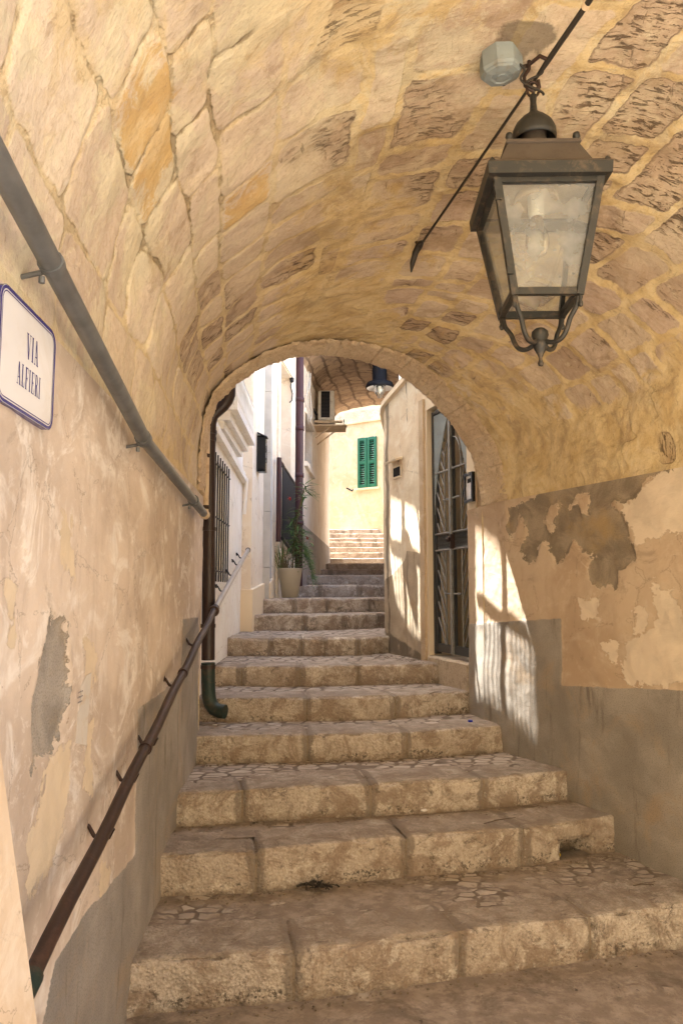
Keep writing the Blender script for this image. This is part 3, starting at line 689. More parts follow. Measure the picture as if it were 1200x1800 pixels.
# ---------------------------------------------------------------- passage walls
def wall_grid(name, L, z0, ztop, ds, mat, parent, side, polys, disp_amp=.012, seed=0, s0=0, grime=None, fine=True, recess=.009):
    ln = cum(L)[-1]; s = np.linspace(s0, ln, int((ln-s0)/ds)); nz = int((2.25-z0)/ds)
    S, T = np.meshgrid(s, np.linspace(0, 1, nz), indexing='ij')
    x, y = along(L, S); zt = ztop(y); Zz = z0+(zt-z0)*T
    xa, ya = along(L, np.clip(S-.05, 0, ln)); xb, yb = along(L, np.clip(S+.05, 0, ln)); dx, dy = xb-xa, yb-ya; q = np.hypot(dx, dy)
    nx_, ny_ = dy/q*side, -dx/q*side
    at = {}
    wx = S+fbm(S*5, Zz*5, seed+1, 4)*.05; wz_ = Zz+fbm(S*5+7, Zz*5, seed+2, 4)*.05
    for k in ('exposed', 'cream', 'dado'):
        d = np.full(S.shape, -1.)
        for pol in polys.get(k, []):
            d = np.maximum(d, psd(pol, wx if k != 'dado' else S, wz_ if k != 'dado' else Zz))
        for pol in polys.get(k+'_not', []): d = np.minimum(d, -psd(pol, wx, wz_))
        at[k] = np.clip(d, -.3, .3)
    at['grime'] = grime(S, Zz, x, y) if grime else np.zeros(S.shape)
    dsp = fbm(S*1.3, Zz*1.3, seed+3, 3)*.035+fbm(S*8, Zz*8, seed+4, 4)*disp_amp-recess*sstep(-.006, .006, at['exposed'])+.004*sstep(-.003, .003, at['dado'])
    ed = np.minimum(sstep(0, .05, T), sstep(0, .05, 1-T)); dsp = dsp*ed
    P = np.stack([x+nx_*dsp, y+ny_*dsp, Zz], -1)
    return grid(name, P, mat, parent, uv=np.stack([S+seed*3.1, Zz], -1), attrs=at, flip=(side > 0))
LA, LB = LW[0], LW[1]
pl = lambda pts: [online(px, py, LA, LB) for px, py in pts]
lpolys = {'dado': [pl([(349, 1085), (320, 1088), (318, 1175), (288, 1215), (240, 1248), (238, 1400), (236, 1503), (200, 1545), (165, 1588), (130, 1640), (95, 1690), (70, 1800), (30, 2300), (349, 1700)])],
          'exposed': [pl([(95, 1075), (122, 1090), (127, 1180), (118, 1250), (97, 1330), (60, 1345), (63, 1250), (75, 1165), (86, 1110)])],
          'cream': [pl([(20, 1030), (28, 1032), (27, 1150), (18, 1150)]), pl([(150, 1110), (170, 1130), (160, 1220), (150, 1220)]), pl([(175, 1500), (195, 1520), (190, 1650), (172, 1640)]),
                    pl([(105, 905), (125, 900), (135, 1010), (112, 1000)]), pl([(95, 1330), (125, 1300), (120, 1440), (70, 1560), (45, 1590), (50, 1480)]), pl([(150, 1270), (165, 1275), (162, 1400), (150, 1380)])]}
lwall = thing('passage_wall', 'peach plastered wall with grey cement base carrying the brown handrail and street name', 'wall')
M['wall_l2'] = M['wall_l']
wall_grid('plaster', LW, -.05, lambda y: SPZ(y)+.0, .011, M['wall_l'], lwall, 1, lpolys, .012, 2,
          grime=lambda S, Z_, x, y: .35*np.exp(-(Z_-(.05+.34*np.clip(y-2.9, 0, 9)))/.12)*(Z_ > 0))
# plaster coat ends in a lip over the vault stones
m = MB(); m.prism([(-.715, 1.1), (-.89, 4.6), (-1.6, 4.6), (-1.6, 1.1)], -.05, TOPZ-.03); m.build('core', M['trim'], lwall)
m = MB(); m.add([(-.865, 4.6, -.05), (-1.0, 4.605, -.05), (-1.0, 4.605, 2.6), (-.865, 4.6, 2.6)], [(0, 1, 2, 3)]); m.build('end_face', M['trim'], lwall)

def rseg(px, py):
    """pixel -> position on the bent right wall line"""
    c = cum(RW)
    for i, (a, b) in enumerate(zip(RW, RW[1:])):
        s, z = online(px, py, a, b); l = math.dist(a, b)
        if (s >= 0 or i == 0) and (s <= l or i == len(RW)-2): return (c[i]+s, z)
    return (c[1]+online(px, py, RW[1], RW[2])[0], online(px, py, RW[1], RW[2])[1])
pr = lambda pts: [rseg(px, py) for px, py in pts]
rp = {'exposed': [pr([(890, 893), (945, 868), (1000, 848), (1100, 818), (1200, 788), (1260, 770), (1230, 800), (1160, 832), (1135, 852), (1118, 870), (1100, 886), (1082, 880), (1078, 888), (1095, 905), (1105, 935), (1112, 960), (1116, 985), (1100, 1002), (1085, 1005), (1083, 1040), (1058, 1030), (1035, 1015), (1030, 995), (1042, 975), (1020, 962), (1006, 950), (990, 985), (975, 985), (960, 960), (950, 950), (940, 988), (928, 985), (915, 970), (922, 935), (919, 905), (908, 905), (900, 948), (890, 930)])],
      'exposed_not': [pr([(955, 915), (962, 890), (980, 878), (976, 915), (967, 942), (958, 930)]), pr([(1000, 895), (1012, 862), (1035, 872), (1036, 900), (1020, 905), (1014, 880)])],
      'cream': [pr([(1100, 886), (1118, 870), (1160, 834), (1200, 816), (1290, 790), (1290, 960), (1200, 935), (1155, 945), (1120, 960), (1112, 935), (1095, 905)]),
                pr([(1150, 1015), (1165, 1030), (1188, 1045), (1190, 1062), (1200, 1090), (1300, 1100), (1300, 1210), (1100, 1203), (1095, 1170), (1108, 1130), (1145, 1098), (1150, 1060)]),
                pr([(1015, 1050), (1050, 1050), (1052, 1090), (1020, 1088)]), pr([(1062, 1130), (1086, 1130), (1086, 1165), (1068, 1160)]), pr([(1120, 1065), (1140, 1070), (1135, 1100), (1112, 1120)])],
      'dado': [pr([(800, 1098), (836, 1096), (985, 1087), (986, 1205), (1200, 1213), (1500, 1225), (1500, 2600), (1000, 2200), (800, 1500)])]}
rwall = thing('passage_wall', 'sandy wall with large flaked plaster patches and a grey painted base', 'wall')
def rgrime(S, Z_, x, y):
    fl = np.interp(y, [1.1, 3.45, 3.5, 4.0, 4.05, 4.3, 4.35, 4.85, 4.9, 5.3], [0, 0, .18, .18, .37, .37, .53, .53, .69, .8])
    return .42*np.exp(-np.clip(Z_-fl, 0, 9)/.1)
wall_grid('plaster', RW, -.05, lambda y: SPZ(y), .011, M['wall_r'], rwall, -1, rp, .014, 5, grime=rgrime)
m = MB(); m.prism([(3.03, 1.1), (5, 1.1), (2.2, 5.35), (.93, 5.32), (.985, 5.06), (1.085, 4.78), (1.745, 3.51)], -.05, TOPZ-.03); m.build('core', M['trim'], rwall)

# battered buttress in front of the left wall
m = MB()
prof = [(-.735, -.05), (-.43, -.05), (-.52, .81), (-.61, 1.295), (-.715, 1.75), (-.74, 1.8)]
n = len(prof); v = [(x, .7, z) for x, z in prof]+[(x, 1.35, z) for x, z in prof]
m.add(v, [tuple(range(n)), tuple(range(2*n-1, n-1, -1))]+[(i, n+i, n+(i+1) % n, (i+1) % n) for i in range(n)])
bt = m.build('buttress', M['buttress']); tag(bt, 'low sloping plastered buttress at the foot of the handrail', 'buttress')

# ---------------------------------------------------------------- wall-frame helper
class WF:
    def __init__(s, a, b, side=1):
        s.a = Vector((a[0], a[1], 0)); d = Vector((b[0]-a[0], b[1]-a[1], 0)); s.len = d.length; s.u = d.normalized()
        s.n = Vector((s.u.y, -s.u.x, 0))*side; s.A, s.B = a, b
    def P(s, t, z, o=0): return s.a+s.u*t+s.n*o+Vector((0, 0, z))
    def px(s, x, y, o=0):
        a = s.P(0, 0, o); b = s.P(1, 0, o); t, z = online(x, y, (a.x, a.y), (b.x, b.y)); return t, z
    def box(s, m, t0, t1, z0, z1, o0, o1, bev=0):
        if bev:
            Mx = Matrix((s.u, s.n, Vector((0, 0, 1)))).transposed().to_4x4()
            c = s.P((t0+t1)/2, (z0+z1)/2, (o0+o1)/2)
            return m.box(c, (t1-t0, o1-o0, z1-z0), M=Mx, bev=bev)
        v = [s.P(t, z, o) for z in (z0, z1) for t, o in ((t0, o0), (t1, o0), (t1, o1), (t0, o1))]
        return m.add(v, [(3, 2, 1, 0), (4, 5, 6, 7), (0, 1, 5, 4), (1, 2, 6, 5), (2, 3, 7, 6), (3, 0, 4, 7)])
    def openwall(s, m, t0, t1, z0, z1, ops, th, o=0):
        """wall slab with rectangular openings (t0,t1,z0,z1)"""
        T = sorted({t0, t1, *[v for p in ops for v in p[:2]]}); 
        for a, b in zip(T, T[1:]):
            cuts = sorted([(p[2], p[3]) for p in ops if p[0] <= a+1e-6 and p[1] >= b-1e-6]); z = z0
            for c0, c1 in cuts:
                if c0 > z+1e-4: s.box(m, a, b, z, c0, o-th, o)
                z = c1
            if z1 > z+1e-4: s.box(m, a, b, z, z1, o-th, o)

# ---------------------------------------------------------------- houses on the left beyond the arch
A0, A1 = (-.94, 4.62), (-1.0, 7.42)
wa_ = WF(A0, A1)
hA = thing('house', 'white rendered house with a barred window beside the dark downpipe', 'house')
t0, zt_ = wa_.px(371, 800); t1, _ = wa_.px(397, 840); 
wz0, wz1 = 1.63, 2.54
uo = (1.2, 2.1, 3.05, 4.6)
m = MB(); wa_.openwall(m, -.05, wa_.len, -.05, 5.3, [(t0, t1, wz0, wz1), uo], .3)
m.build('wall', M['white'], hA)
m = MB(); wa_.box(m, -.05, wa_.len, -.05, 5.25, -3, -.302); m.build('body', M['white'], hA)
wn_ = MB(); wa_.box(wn_, t0, t1, wz0, wz1, -.075, -.06); win = wn_.build('window', M['whitemetal'], hA)
m = MB(); wa_.box(m, t0, t0+.05, wz0, wz1, -.06, -.045); wa_.box(m, t1-.05, t1, wz0, wz1, -.06, -.045); wa_.box(m, t0+.05, t1-.05, wz0, wz0+.05, -.06, -.045); wa_.box(m, t0+.05, t1-.05, wz1-.05, wz1, -.06, -.045); wa_.box(m, (t0+t1)/2-.03, (t0+t1)/2+.03, wz0+.05, wz1-.05, -.06, -.04); m.build('frame', M['whitemetal'], win)
m = MB()
for k in range(7):
    tt = t0+.03+(t1-t0-.06)*k/6; m.tube([wa_.P(tt, wz0-.02, .03), wa_.P(tt, wz1+.02, .03)], .0065, 6)
for z in (wz0+.06, wz1-.06, (wz0+wz1)/2): m.tube([wa_.P(t0-.03, z, .03), wa_.P(t1+.03, z, .03)], .007, 6)
m.build('window_bars', M['iron'], hA)
m = MB()
ta, za = wa_.px(380, 768); tb, zb = wa_.px(424, 868)
def slant(m, wf, ta, za, tb, zb, h, o0, o1):
    v = [wf.P(ta, za, o0), wf.P(tb, zb, o0), wf.P(tb, zb, o1), wf.P(ta, za, o1), wf.P(ta, za+h, o0), wf.P(tb, zb+h, o0), wf.P(tb, zb+h, o1), wf.P(ta, za+h, o1)]
    m.add(v, [(3, 2, 1, 0), (4, 5, 6, 7), (0, 1, 5, 4), (1, 2, 6, 5), (2, 3, 7, 6), (3, 0, 4, 7)])
slant(m, wa_, .75, 2.70, wa_.len+.02, 2.62, .05, 0, .05); slant(m, wa_, .75, 2.753, wa_.len+.02, 2.673, .05, 0, .03)
m.build('string_moulding', M['white'], hA)
m = MB(); wa_.box(m, uo[0]-.25, uo[1]+.3, 2.93, 3.0, 0, .16); wa_.box(m, uo[0]-.2, uo[1]+.25, 2.86, 2.93, 0, .1); wa_.box(m, uo[0]-.15, uo[1]+.2, 2.80, 2.86, 0, .05); m.build('balcony_sill', M['white'], hA)
m = MB()
for k in range(22):
    tt = uo[0]-.22+(uo[1]-uo[0]+.47)*k/21
    m.lathe([(.003, 0), (.008, .02), (.016, .06), (.008, .1), (.005, .2), (.014, .25), (.004, .3)], wa_.P(tt, 3.0, .14), 8)
m.tube([wa_.P(uo[0]-.24, 3.3, .14), wa_.P(uo[1]+.28, 3.3, .14)], .012, 6); m.build('balustrade', M['whitemetal'], hA)
m = MB(); wa_.box(m, uo[0]+.01, uo[1]-.01, uo[2], uo[3]-.01, -.12, -.08)
for k in range(34): wa_.box(m, uo[0]+.05, uo[1]-.05, uo[2]+.06+k*.044, uo[2]+.08+k*.044, -.08, -.06)
m.build('shutter', M['greyshutter'], hA)
m = MB(); m.tube([wa_.P(wa_.len-.08, 2.66, .05), wa_.P(wa_.len-.08, 2.3, .03)], .018, 8); m.build('waste_pipe', M['white'], hA)

# second house: cream with a grey marble pilaster and a recessed doorway
hB = thing('house', 'cream house with a grey marble pilaster and recessed upper doorway', 'house')
m = MB(); m.prism([(-3, 7.42), (-.905, 7.42), (-.865, 8.2), (-.865, 8.36), (-3, 8.36)], .9, 5.3)
B0, B1 = (-.80, 8.37), (-.62, 10.02); wb = WF(B0, B1)
op = (wb.px(491, 700)[0], wb.px(512, 700)[0], 2.05, 4.35)
wb.openwall(m, 0, wb.len, .9, 7.3, [op], .45); m.build('wall', M['house'], hB)
m = MB(); wb.box(m, 0, wb.len, .9, 7.25, -2.2, -.452); m.build('body', M['house'], hB)
m = MB(); wb.box(m, op[0], op[1], op[2], op[3], -.44, -.4); m.build('door_panel', M['house'], hB)
m = MB()
zz_ = 1.3
for h in (.5, .62, .66, .7, .9, 1.1, 1.2): m.prism([(-.925, 8.17), (-.79, 8.17), (-.79, 8.365), (-.925, 8.365)], zz_, zz_+h-.006); zz_ += h
m.build('pilaster', M['greystone'], hB)
m = MB(); wb.box(m, op[0]-.14, op[0]-.02, 1.4, 4.5, 0, .025); wb.box(m, op[0]-.02, op[1]+.02, 4.36, 4.5, 0, .022); m.build('door_surround', M['house'], hB)
m = MB(); m.prism([(-1.05, 7.38), (-.88, 7.38), (-.84, 8.2), (-.78, 8.16), (-.77, 8.40), (-1.05, 8.4)], .9, 1.75, [1.55, 1.55, 1.62, 1.62, 1.68, 1.68]); m.build('plinth', M['wall_g'], hB)
# iron mesh guard on the doorway
gd = thing('door_guard', 'tall black iron mesh panel with a slanting frame on the cream house', 'iron guard')
t_a, t_b = wb.px(497, 880, .05)[0], wb.px(517, 880, .05)[0]
m = MB()
za1, zb1, za0, zb0 = 3.03, 2.93, 2.16, 2.0
m.tube([wb.P(t_a, za1, .05), wb.P(t_b, zb1, .05)], .02, 8); m.tube([wb.P(t_a, za0, .05), wb.P(t_b, zb0, .05)], .022, 8); m.tube([wb.P(t_b, zb1, .05), wb.P(t_b, zb0, .05)], .015, 8); m.tube([wb.P(t_a, za1, .05), wb.P(t_a, za0, .05)], .012, 8)
m.build('frame', M['iron'], gd)
m = MB(); k = 0
while t_a+.02*k < t_b:
    tt = t_a+.02*k; f = (tt-t_a)/(t_b-t_a); m.tube([wb.P(tt, za1+(zb1-za1)*f, .05), wb.P(tt, za0+(zb0-za0)*f, .05)], .0065, 5, False); k += 1
for k in range(40):
    f = k/40; m.tube([wb.P(t_a, za0+(za1-za0)*f, .052), wb.P(t_b, zb0+(zb1-zb0)*f, .052)], .004, 4, False)
m.build('mesh', M['iron'], gd)
m = MB(); tp = wb.px(490, 880, .06)[0]; m.tube([wb.P(tp, 3.08, .06), wb.P(tp, 2.1, .06)], .03, 8); m.tube([wb.P(tp, 3.06, .06), wb.P(t_a, 3.05, .05)], .015, 6); m.build('post', M['maroon'], gd)

# mailbox
mb = thing('mailbox', 'black letter box with sloping hood fixed beside the grey pilaster', 'mailbox')
m = MB(); x0, y0, z0 = aty(459, 800, 7.75); c = (x0, 7.75, z0)
pf = [(-.075, -.165), (-.06, -.185), (.06, -.185), (.075, -.165), (.075, .16), (.0, .2), (-.065, .2), (-.075, .18)]
v = [(c[0]-.062, c[1]+a*0+b_, c[2]+z) for a, z in pf for b_ in ()]
def extr_x(m, prof, x0, x1, yc, zc):
    n = len(prof); v = [(x0, yc+a, zc+b) for a, b in prof]+[(x1, yc+a, zc+b) for a, b in prof]
    m.add(v, [tuple(range(n)), tuple(range(2*n-1, n-1, -1))]+[(i, n+i, n+(i+1) % n, (i+1) % n) for i in range(n)])
extr_x(m, pf, c[0]-.07, c[0]+.055, c[1], c[2]); m.build('body', M['black'], mb)
m = MB(); m.box((c[0]+.02, c[1]-.04, c[2]+.2), (.12, .12, .012), M=Matrix.Rotation(R(25), 4, 'Y'), bev=.004); m.build('hood', M['black'], mb)
m = MB(); m.box((c[0]+.058, c[1]+.0, c[2]+.02), (.008, .09, .2), bev=.003); m.build('window_panel', M['glass'], mb)
m = MB(); m.box((c[0]-.086, c[1]+.04, c[2]), (.035, .06, .1)); m.build('bracket', M['iron'], mb)

# maroon downpipe
mp = thing('downpipe', 'maroon downpipe rising behind the potted plant', 'downpipe')
px_ = -.575; m = MB(); m.tube([(px_, 9.98, 1.6), (px_, 9.98, 7.5)], .055, 14); m.build('pipe', M['maroon'], mp)
for z in (2.45, 3.1, 3.75, 4.15, 5.2):
    m = MB(); m.lathe([(.056, -.03), (.064, -.03), (.064, .03), (.056, .03)], (px_, 9.98, z), 16); m.box((px_-.07, 9.985, z), (.05, .03, .025)); m.build('clamp', M['maroon'], mp)

# third house running uphill
D0, D1 = (-.54, 10.12), (-.26, 16.0); wd_ = WF(D0, D1)
hC = thing('house', 'pinkish beige house with grey base, small window and air conditioner', 'house')
wt0 = wd_.px(536, 760)[0]; wt1 = wd_.px(548, 780)[0]
m = MB(); wd_.openwall(m, 0, wd_.len, 1.0, 7.5, [(wt0, wt1, 3.38, 4.06)], .35); m.build('wall', M['house'], hC)
m = MB(); wd_.box(m, 0, wd_.len, 1.0, 7.45, -2.5, -.352); m.build('body', M['house'], hC)
m = MB(); wd_.box(m, -.02, wd_.len+.012, 1.0, 2.45, .001, .014); m.build('painted_base', m_plaster('grey_base', (.36, .31, .26), (.3, .25, .2), (.4, .35, .3), attrs=False), hC)
m = MB(); wd_.box(m, wt0, wt1, 3.38, 4.06, -.16, -.14); wC = m.build('window', M['dark'], hC)
m = MB(); 
wd_.box(m, wt0, wt0+.05, 3.38, 4.06, -.14, -.1); wd_.box(m, wt1-.05, wt1, 3.38, 4.06, -.14, -.1); wd_.box(m, (wt0+wt1)/2-.03, (wt0+wt1)/2+.03, 3.43, 4.01, -.14, -.11); wd_.box(m, wt0+.05, wt1-.05, 3.38, 3.43, -.14, -.1); wd_.box(m, wt0+.05, wt1-.05, 4.01, 4.06, -.14, -.1)
m.build('frame', M['maroon'], wC)
m = MB(); wd_.box(m, wt0-.1, wt1+.1, 4.07, 4.14, 0, .03); m.build('window_hood', M['house'], hC); m = MB(); wd_.box(m, wt0-.1, wt1+.1, 3.3, 3.37, 0, .05); m.build('window_sill', M['house'], hC)
m = MB()
for k in range(3):
    pts = [wd_.P(.15+.08*k+.12*math.sin(q*1.3+k)+.25*q/6, 4.65-.11*q+.05*math.sin(q*2+k), .03+.02*k) for q in np.linspace(0, 6, 22)]
    m.tube(pts, .008, 5)
wi = m.build('cable_bundle', M['whitemetal']); tag(wi, 'loose pale cables sagging on the wall beside the maroon downpipe', 'cable')
m = MB()
wr = [aty(px, py, 9.6) for px, py in ((512, 640), (507, 644), (512, 650), (508, 660), (513, 668), (511, 680), (514, 692), (513, 704), (509, 708))]
wr = [(a, 9.6+.4*(a+.65), c) for a, b, c in wr]
m.tube(wr, .009, 5); m.lathe([(.0, -.04), (.025, -.03), (.03, .02), (.0, .04)], wr[4], 8)
tag(m.build('cable_hook', M['iron']), 'thin wiry cable with a hooked end on the cream house', 'cable')

# air conditioner
ac = thing('air_conditioner', 'beige outdoor air conditioner unit on wall brackets under the second vault', 'air conditioner')
ax0 = aty(559, 700, 12)[0]; ax1 = aty(587, 700, 12)[0]; az0 = aty(570, 738, 12)[2]; az1 = aty(570, 686, 12)[2]
m = MB(); m.box(((ax0+ax1)/2, 12.4, (az0+az1)/2), (ax1-ax0, .8, az1-az0), bev=.015); m.build('casing', M['acwhite'], ac)
m = MB(); m.box(((ax0+ax1)/2-.01, 11.997, (az0+az1)/2+.01), ((ax1-ax0)*.55, .012, (az1-az0)*.88)); gl_ = m.build('fin_panel', M['navy'], ac)
m = MB()
for k in range(18): m.box(((ax0+ax1)/2-.01, 11.988, az0+.05+k*(az1-az0-.1)/17), ((ax1-ax0)*.53, .008, .008))
for k in range(4): m.box((ax0+.07+k*.04, 11.985, (az0+az1)/2+.01), (.006, .008, (az1-az0)*.86))
m.build('grille', M['iron'], ac)
m = MB(); m.tube([(ax1+.003, 12.25, (az0+az1)/2)]+[(ax1+.003, 12.25+.18*math.cos(q), (az0+az1)/2+.18*math.sin(q)) for q in np.linspace(0, 6.28, 20)], .006, 5); m.build('fan_ring', M['acwhite'], ac)
for yy in (12.02, 12.62):
    m = MB(); m.box((ax0+.12, yy, az0-.03), (ax1-ax0+.3, .04, .04)); m.tube([(ax0-.04, yy, az0-.3), (ax1+.02, yy, az0-.05)], .012, 6); m.build('bracket', M['creampipe'], ac)
m = MB(); m.box((ax0+.15, 12.2, az0-.10), (ax1-ax0+.36, .5, .025)); m.build('drip_tray', M['trim'], ac)
m = MB(); m.tube([(ax0-.02, 12, az0+.08), (ax0-.12, 11.8, az0+.2), (ax0-.16, 11.5, az0+.3), (ax0-.14, 11.2, az0+.25)], .022, 8); m.build('hose', M['iron'], ac)

# ---------------------------------------------------------------- second vault over the alley
ov = thing('vaulted_overpass', 'brown stone vaulted overpass crossing the upper alley with the bell lamp', 'overpass')
nl, na = 90, 90; Pn = np.zeros((nl, na, 3)); 
for i, f in enumerate(np.linspace(0, 1, nl)):
    y = 10+6*f; xl = -.555+.29*f; xr = .81+1.2*f; zs = 4.62+.45*f; 
    for j, th in enumerate(np.linspace(0, math.pi, na)):
        a = (1-math.cos(th))/2; Pn[i, j] = (xl+(xr-xl)*a, y+.2*a*(1-f), zs+(.42+.10*f)*math.sin(th)**.8)
u_ = np.concatenate([np.zeros((nl, 1)), np.cumsum(np.linalg.norm(np.diff(Pn, axis=1), axis=2), axis=1)], 1); v_ = Pn[..., 1]*1.
Pn[..., 2] += fbm(u_*3, v_*3, 91, 4)*.05
rw = 9; wob = fbm(u_*1.5, v_*1.5, 92, 3)*.5; rf = np.clip(u_/u_[:, -1:]*rw+wob, 0, rw-.01); r_i = np.floor(rf); f2 = rf-r_i
vv = v_/.33+_h(r_i, r_i*0, 4)*.8+fbm(u_*2, v_*2, 93, 2)*.5; c_i = np.floor(vv); f3 = vv-c_i
ed2 = np.minimum(np.minimum(f2, 1-f2)*.17, np.minimum(f3, 1-f3)*.33); rd2 = _h(r_i, c_i, 6)
Pn[..., 2] += sstep(0, .02, ed2)*.012
def m_vault2():
    t = NT('overpass_stone', .92); uv = t.vec('UV'); mid = t.noise(uv, 7, 6, .65, .5)
    s = t.ss(.004, .022, t.math('ADD', t.attr('edge'), t.math('MULTIPLY', t.math('SUBTRACT', t.noise(uv, 12, 4), .5), .03)))
    c = t.mix(t.attr('rid'), (.44, .3, .16), (.3, .19, .1)); c = t.mix(t.ss(.45, .7, mid), c, (.2, .125, .07)); c = t.mix(s, (.15, .09, .05), c)
    return t.done(c, t.bump(t.math('ADD', s, mid), .8, .015))
M['vault2'] = m_vault2()
grid('vault', Pn, M['vault2'], ov, uv=np.stack([u_, v_], -1), attrs={'edge': ed2, 'rid': rd2})
for i, nm in ((0, 'front_facade'), (-1, 'rear_facade')):
    m = MB(); p = Pn[i]; d = -.004 if i == 0 else .004
    xl, xr = (-.6, 3.6) if i == 0 else (-3, 4)
    v = [(q[0], q[1]+d, q[2]) for q in p]+[(q[0], q[1]+d, 7.6) for q in p]; n = len(p)
    m.add(v, [(k, k+1, n+k+1, n+k) for k in range(n-1)])
    m.add([(p[-1][0], p[-1][1]+d, 1), (xr, p[-1][1]+d, 1), (xr, p[-1][1]+d, 7.6), (p[-1][0], p[-1][1]+d, 7.6)], [(0, 1, 2, 3)])
    if i == 0: m.add([(xl, p[0][1]+d, p[0][2]), (p[0][0], p[0][1]+d, p[0][2]), (p[0][0], p[0][1]+d, 7.6), (xl, p[0][1]+d, 7.6)], [(0, 1, 2, 3)])
    m.build(nm, M['house'] if i == 0 else M['yellow'], ov)
m = MB(); m.prism([(-.6, 10.0), (3.6, 10.2), (4, 16), (-3, 16)], 7.58, 7.8); m.build('roof', M['roof'], ov)
m = MB(); m.prism([(.82, 10.21), (3.6, 10.21), (4, 15.98), (2.03, 15.98)], 1, 5.3); m.build('side_wall', M['house'], ov)

# bell lamp under it
lp = thing('bell_lamp', 'navy bell shaped lamp with frosted globe hanging under the brown vault', 'lamp')
lx, ly, lz = aty(667, 682, 10.4)
m = MB(); m.lathe([(.01, .56), (.1, .55), (.104, .33), (.098, .32), (.098, .3), (.104, .29), (.106, .12), (.125, .095), (.185, .07), (.2, .03), (.2, .0), (.185, -.005), (.17, .012), (.12, .03)], (lx, ly, lz), 32); m.build('shade', M['navy'], lp)
m = MB(); m.lathe([(.186, -.006), (.15, .01), (.09, .03)], (lx, ly, lz), 32); m.build('reflector', M['whitemetal'], lp)
m = MB(); m.lathe([(.085, .02), (.088, -.02), (.075, -.07), (.05, -.1), (.035, -.14), (.0, -.155)], (lx, ly, lz), 24); m.build('globe', M['bulbglass'], lp)
m = MB(); m.lathe([(.028, .02), (.03, -.04), (.0, -.09)], (lx, ly, lz), 16); m.build('bulb', M['whitemetal'], lp)

tb = thing('house', 'unseen pale house added beyond the corner at the head of the alley', 'house')  # unseen house, put in to keep sun off the yellow wall
m = MB(); m.prism([(-7, 16.3), (-3.2, 16.3), (-3.2, 24), (-7, 24)], .5, 6.5); m.build('wall', M['house'], tb)
m = MB(); m.prism([(-7.1, 16.2), (-3.1, 16.2), (-3.1, 24.1), (-7.1, 24.1)], 6.51, 6.7); m.build('roof', M['roof'], tb)
# ---------------------------------------------------------------- far house with green shutters
F0, F1 = (-1.6, 21.435), (4.2, 17.665); wf_ = WF(F0, F1)
hF = thing('house', 'sunny yellow house with closed green shutters at the top of the stairs', 'house')
st0 = wf_.px(629, 800); st1 = wf_.px(663, 800)
zb_, zt2 = wf_.px(646, 857)[1], wf_.px(646, 769)[1]
m = MB(); wf_.box(m, 0, wf_.len, 1.0, wf_.px(620, 742)[1], -.4, 0); m.build('wall', M['yellow'], hF)
zc = wf_.px(620, 742)[1]
m = MB(); wf_.box(m, 0, wf_.len, zc, zc+.3, -.4, -.03); m.build('worn_band', m_stone('worn_band', (.45, .34, .2), (.52, .42, .28), (.2, .14, .08), attr=False, scale=.5), hF)
m = MB(); wf_.box(m, -.0, wf_.len, zc-.06, zc, 0, .06); m.build('ledge', M['yellow'], hF)
m = MB(); wf_.box(m, 0, wf_.len, zc+.3, zc+1.8, -.5, -.06); m.build('upper_wall', M['yellow'], hF)
for k in range(2):
    a = st0[0]+(st1[0]-st0[0])*k/2+.01; b = st0[0]+(st1[0]-st0[0])*(k+1)/2-.01
    m = MB(); fw = .07
    wf_.box(m, a, a+fw, zb_, zt2, .0, .05, .004); wf_.box(m, b-fw, b, zb_, zt2, .0, .05, .004)
    for z in (zb_, (zb_+zt2)/2-.03, zt2-.08): wf_.box(m, a+fw, b-fw, z, z+.08, .002, .047)
    sh = m.build('shutter', M['green'], hF)
    m = MB(); wf_.box(m, a+fw, b-fw, zb_+.05, zt2-.05, .0, .006); m.build('shutter_gap', M['black'], sh)
    m = MB(); nn = 20
    for q in range(nn):
        z = zb_+.1+(zt2-zb_-.2)*q/(nn-1)
        v = [wf_.P(a+fw, z, .012), wf_.P(b-fw, z, .012), wf_.P(b-fw, z-.028, .042), wf_.P(a+fw, z-.028, .042), wf_.P(a+fw, z+.008, .014), wf_.P(b-fw, z+.008, .014), wf_.P(b-fw, z-.02, .044), wf_.P(a+fw, z-.02, .044)]
        m.add(v, [(3, 2, 1, 0), (4, 5, 6, 7), (0, 1, 5, 4), (1, 2, 6, 5), (2, 3, 7, 6), (3, 0, 4, 7)])
    m.build('slats', M['green'], sh)
m = MB(); wf_.box(m, st0[0]-.08, st1[0]+.08, zb_-.06, zb_-.01, 0, .08); m.build('window_sill', M['yellow'], hF)
m = MB(); q = wf_.px(615, 861, .03); p = wf_.P(q[0], q[1], .03); m.tube([p+Vector((-.1, 0, .05)), p, p+Vector((.05, -.02, -.03)), p+Vector((.1, 0, .02)), p+Vector((.16, 0, -.01))], .022, 6); m.build('shutter_stay', M['black'], hF)
# street lamp bracket stub above
m = MB(); q = wf_.px(604, 745, .05); p = wf_.P(q[0], q[1], .05); m.tube([p+Vector((0, 0, .12)), p, p+Vector((.08, 0, -.1))], .02, 6); tag(m.build('cable_clip', M['black']), 'small black cable clip on the worn band of the yellow house', 'cable clip')

# ---------------------------------------------------------------- gate wall on the right
G0, G1 = (.9, 5.3), (.69, 6.0); wg = WF(G0, G1, -1)
K1 = (.42, 6.76); wk = WF(G1, K1, -1)
gw = thing('garden_wall', 'weathered cream garden wall with mossy rounded corner left of the iron gate', 'wall')
ZT = lambda y: 3.62-(y-5.3)*.25
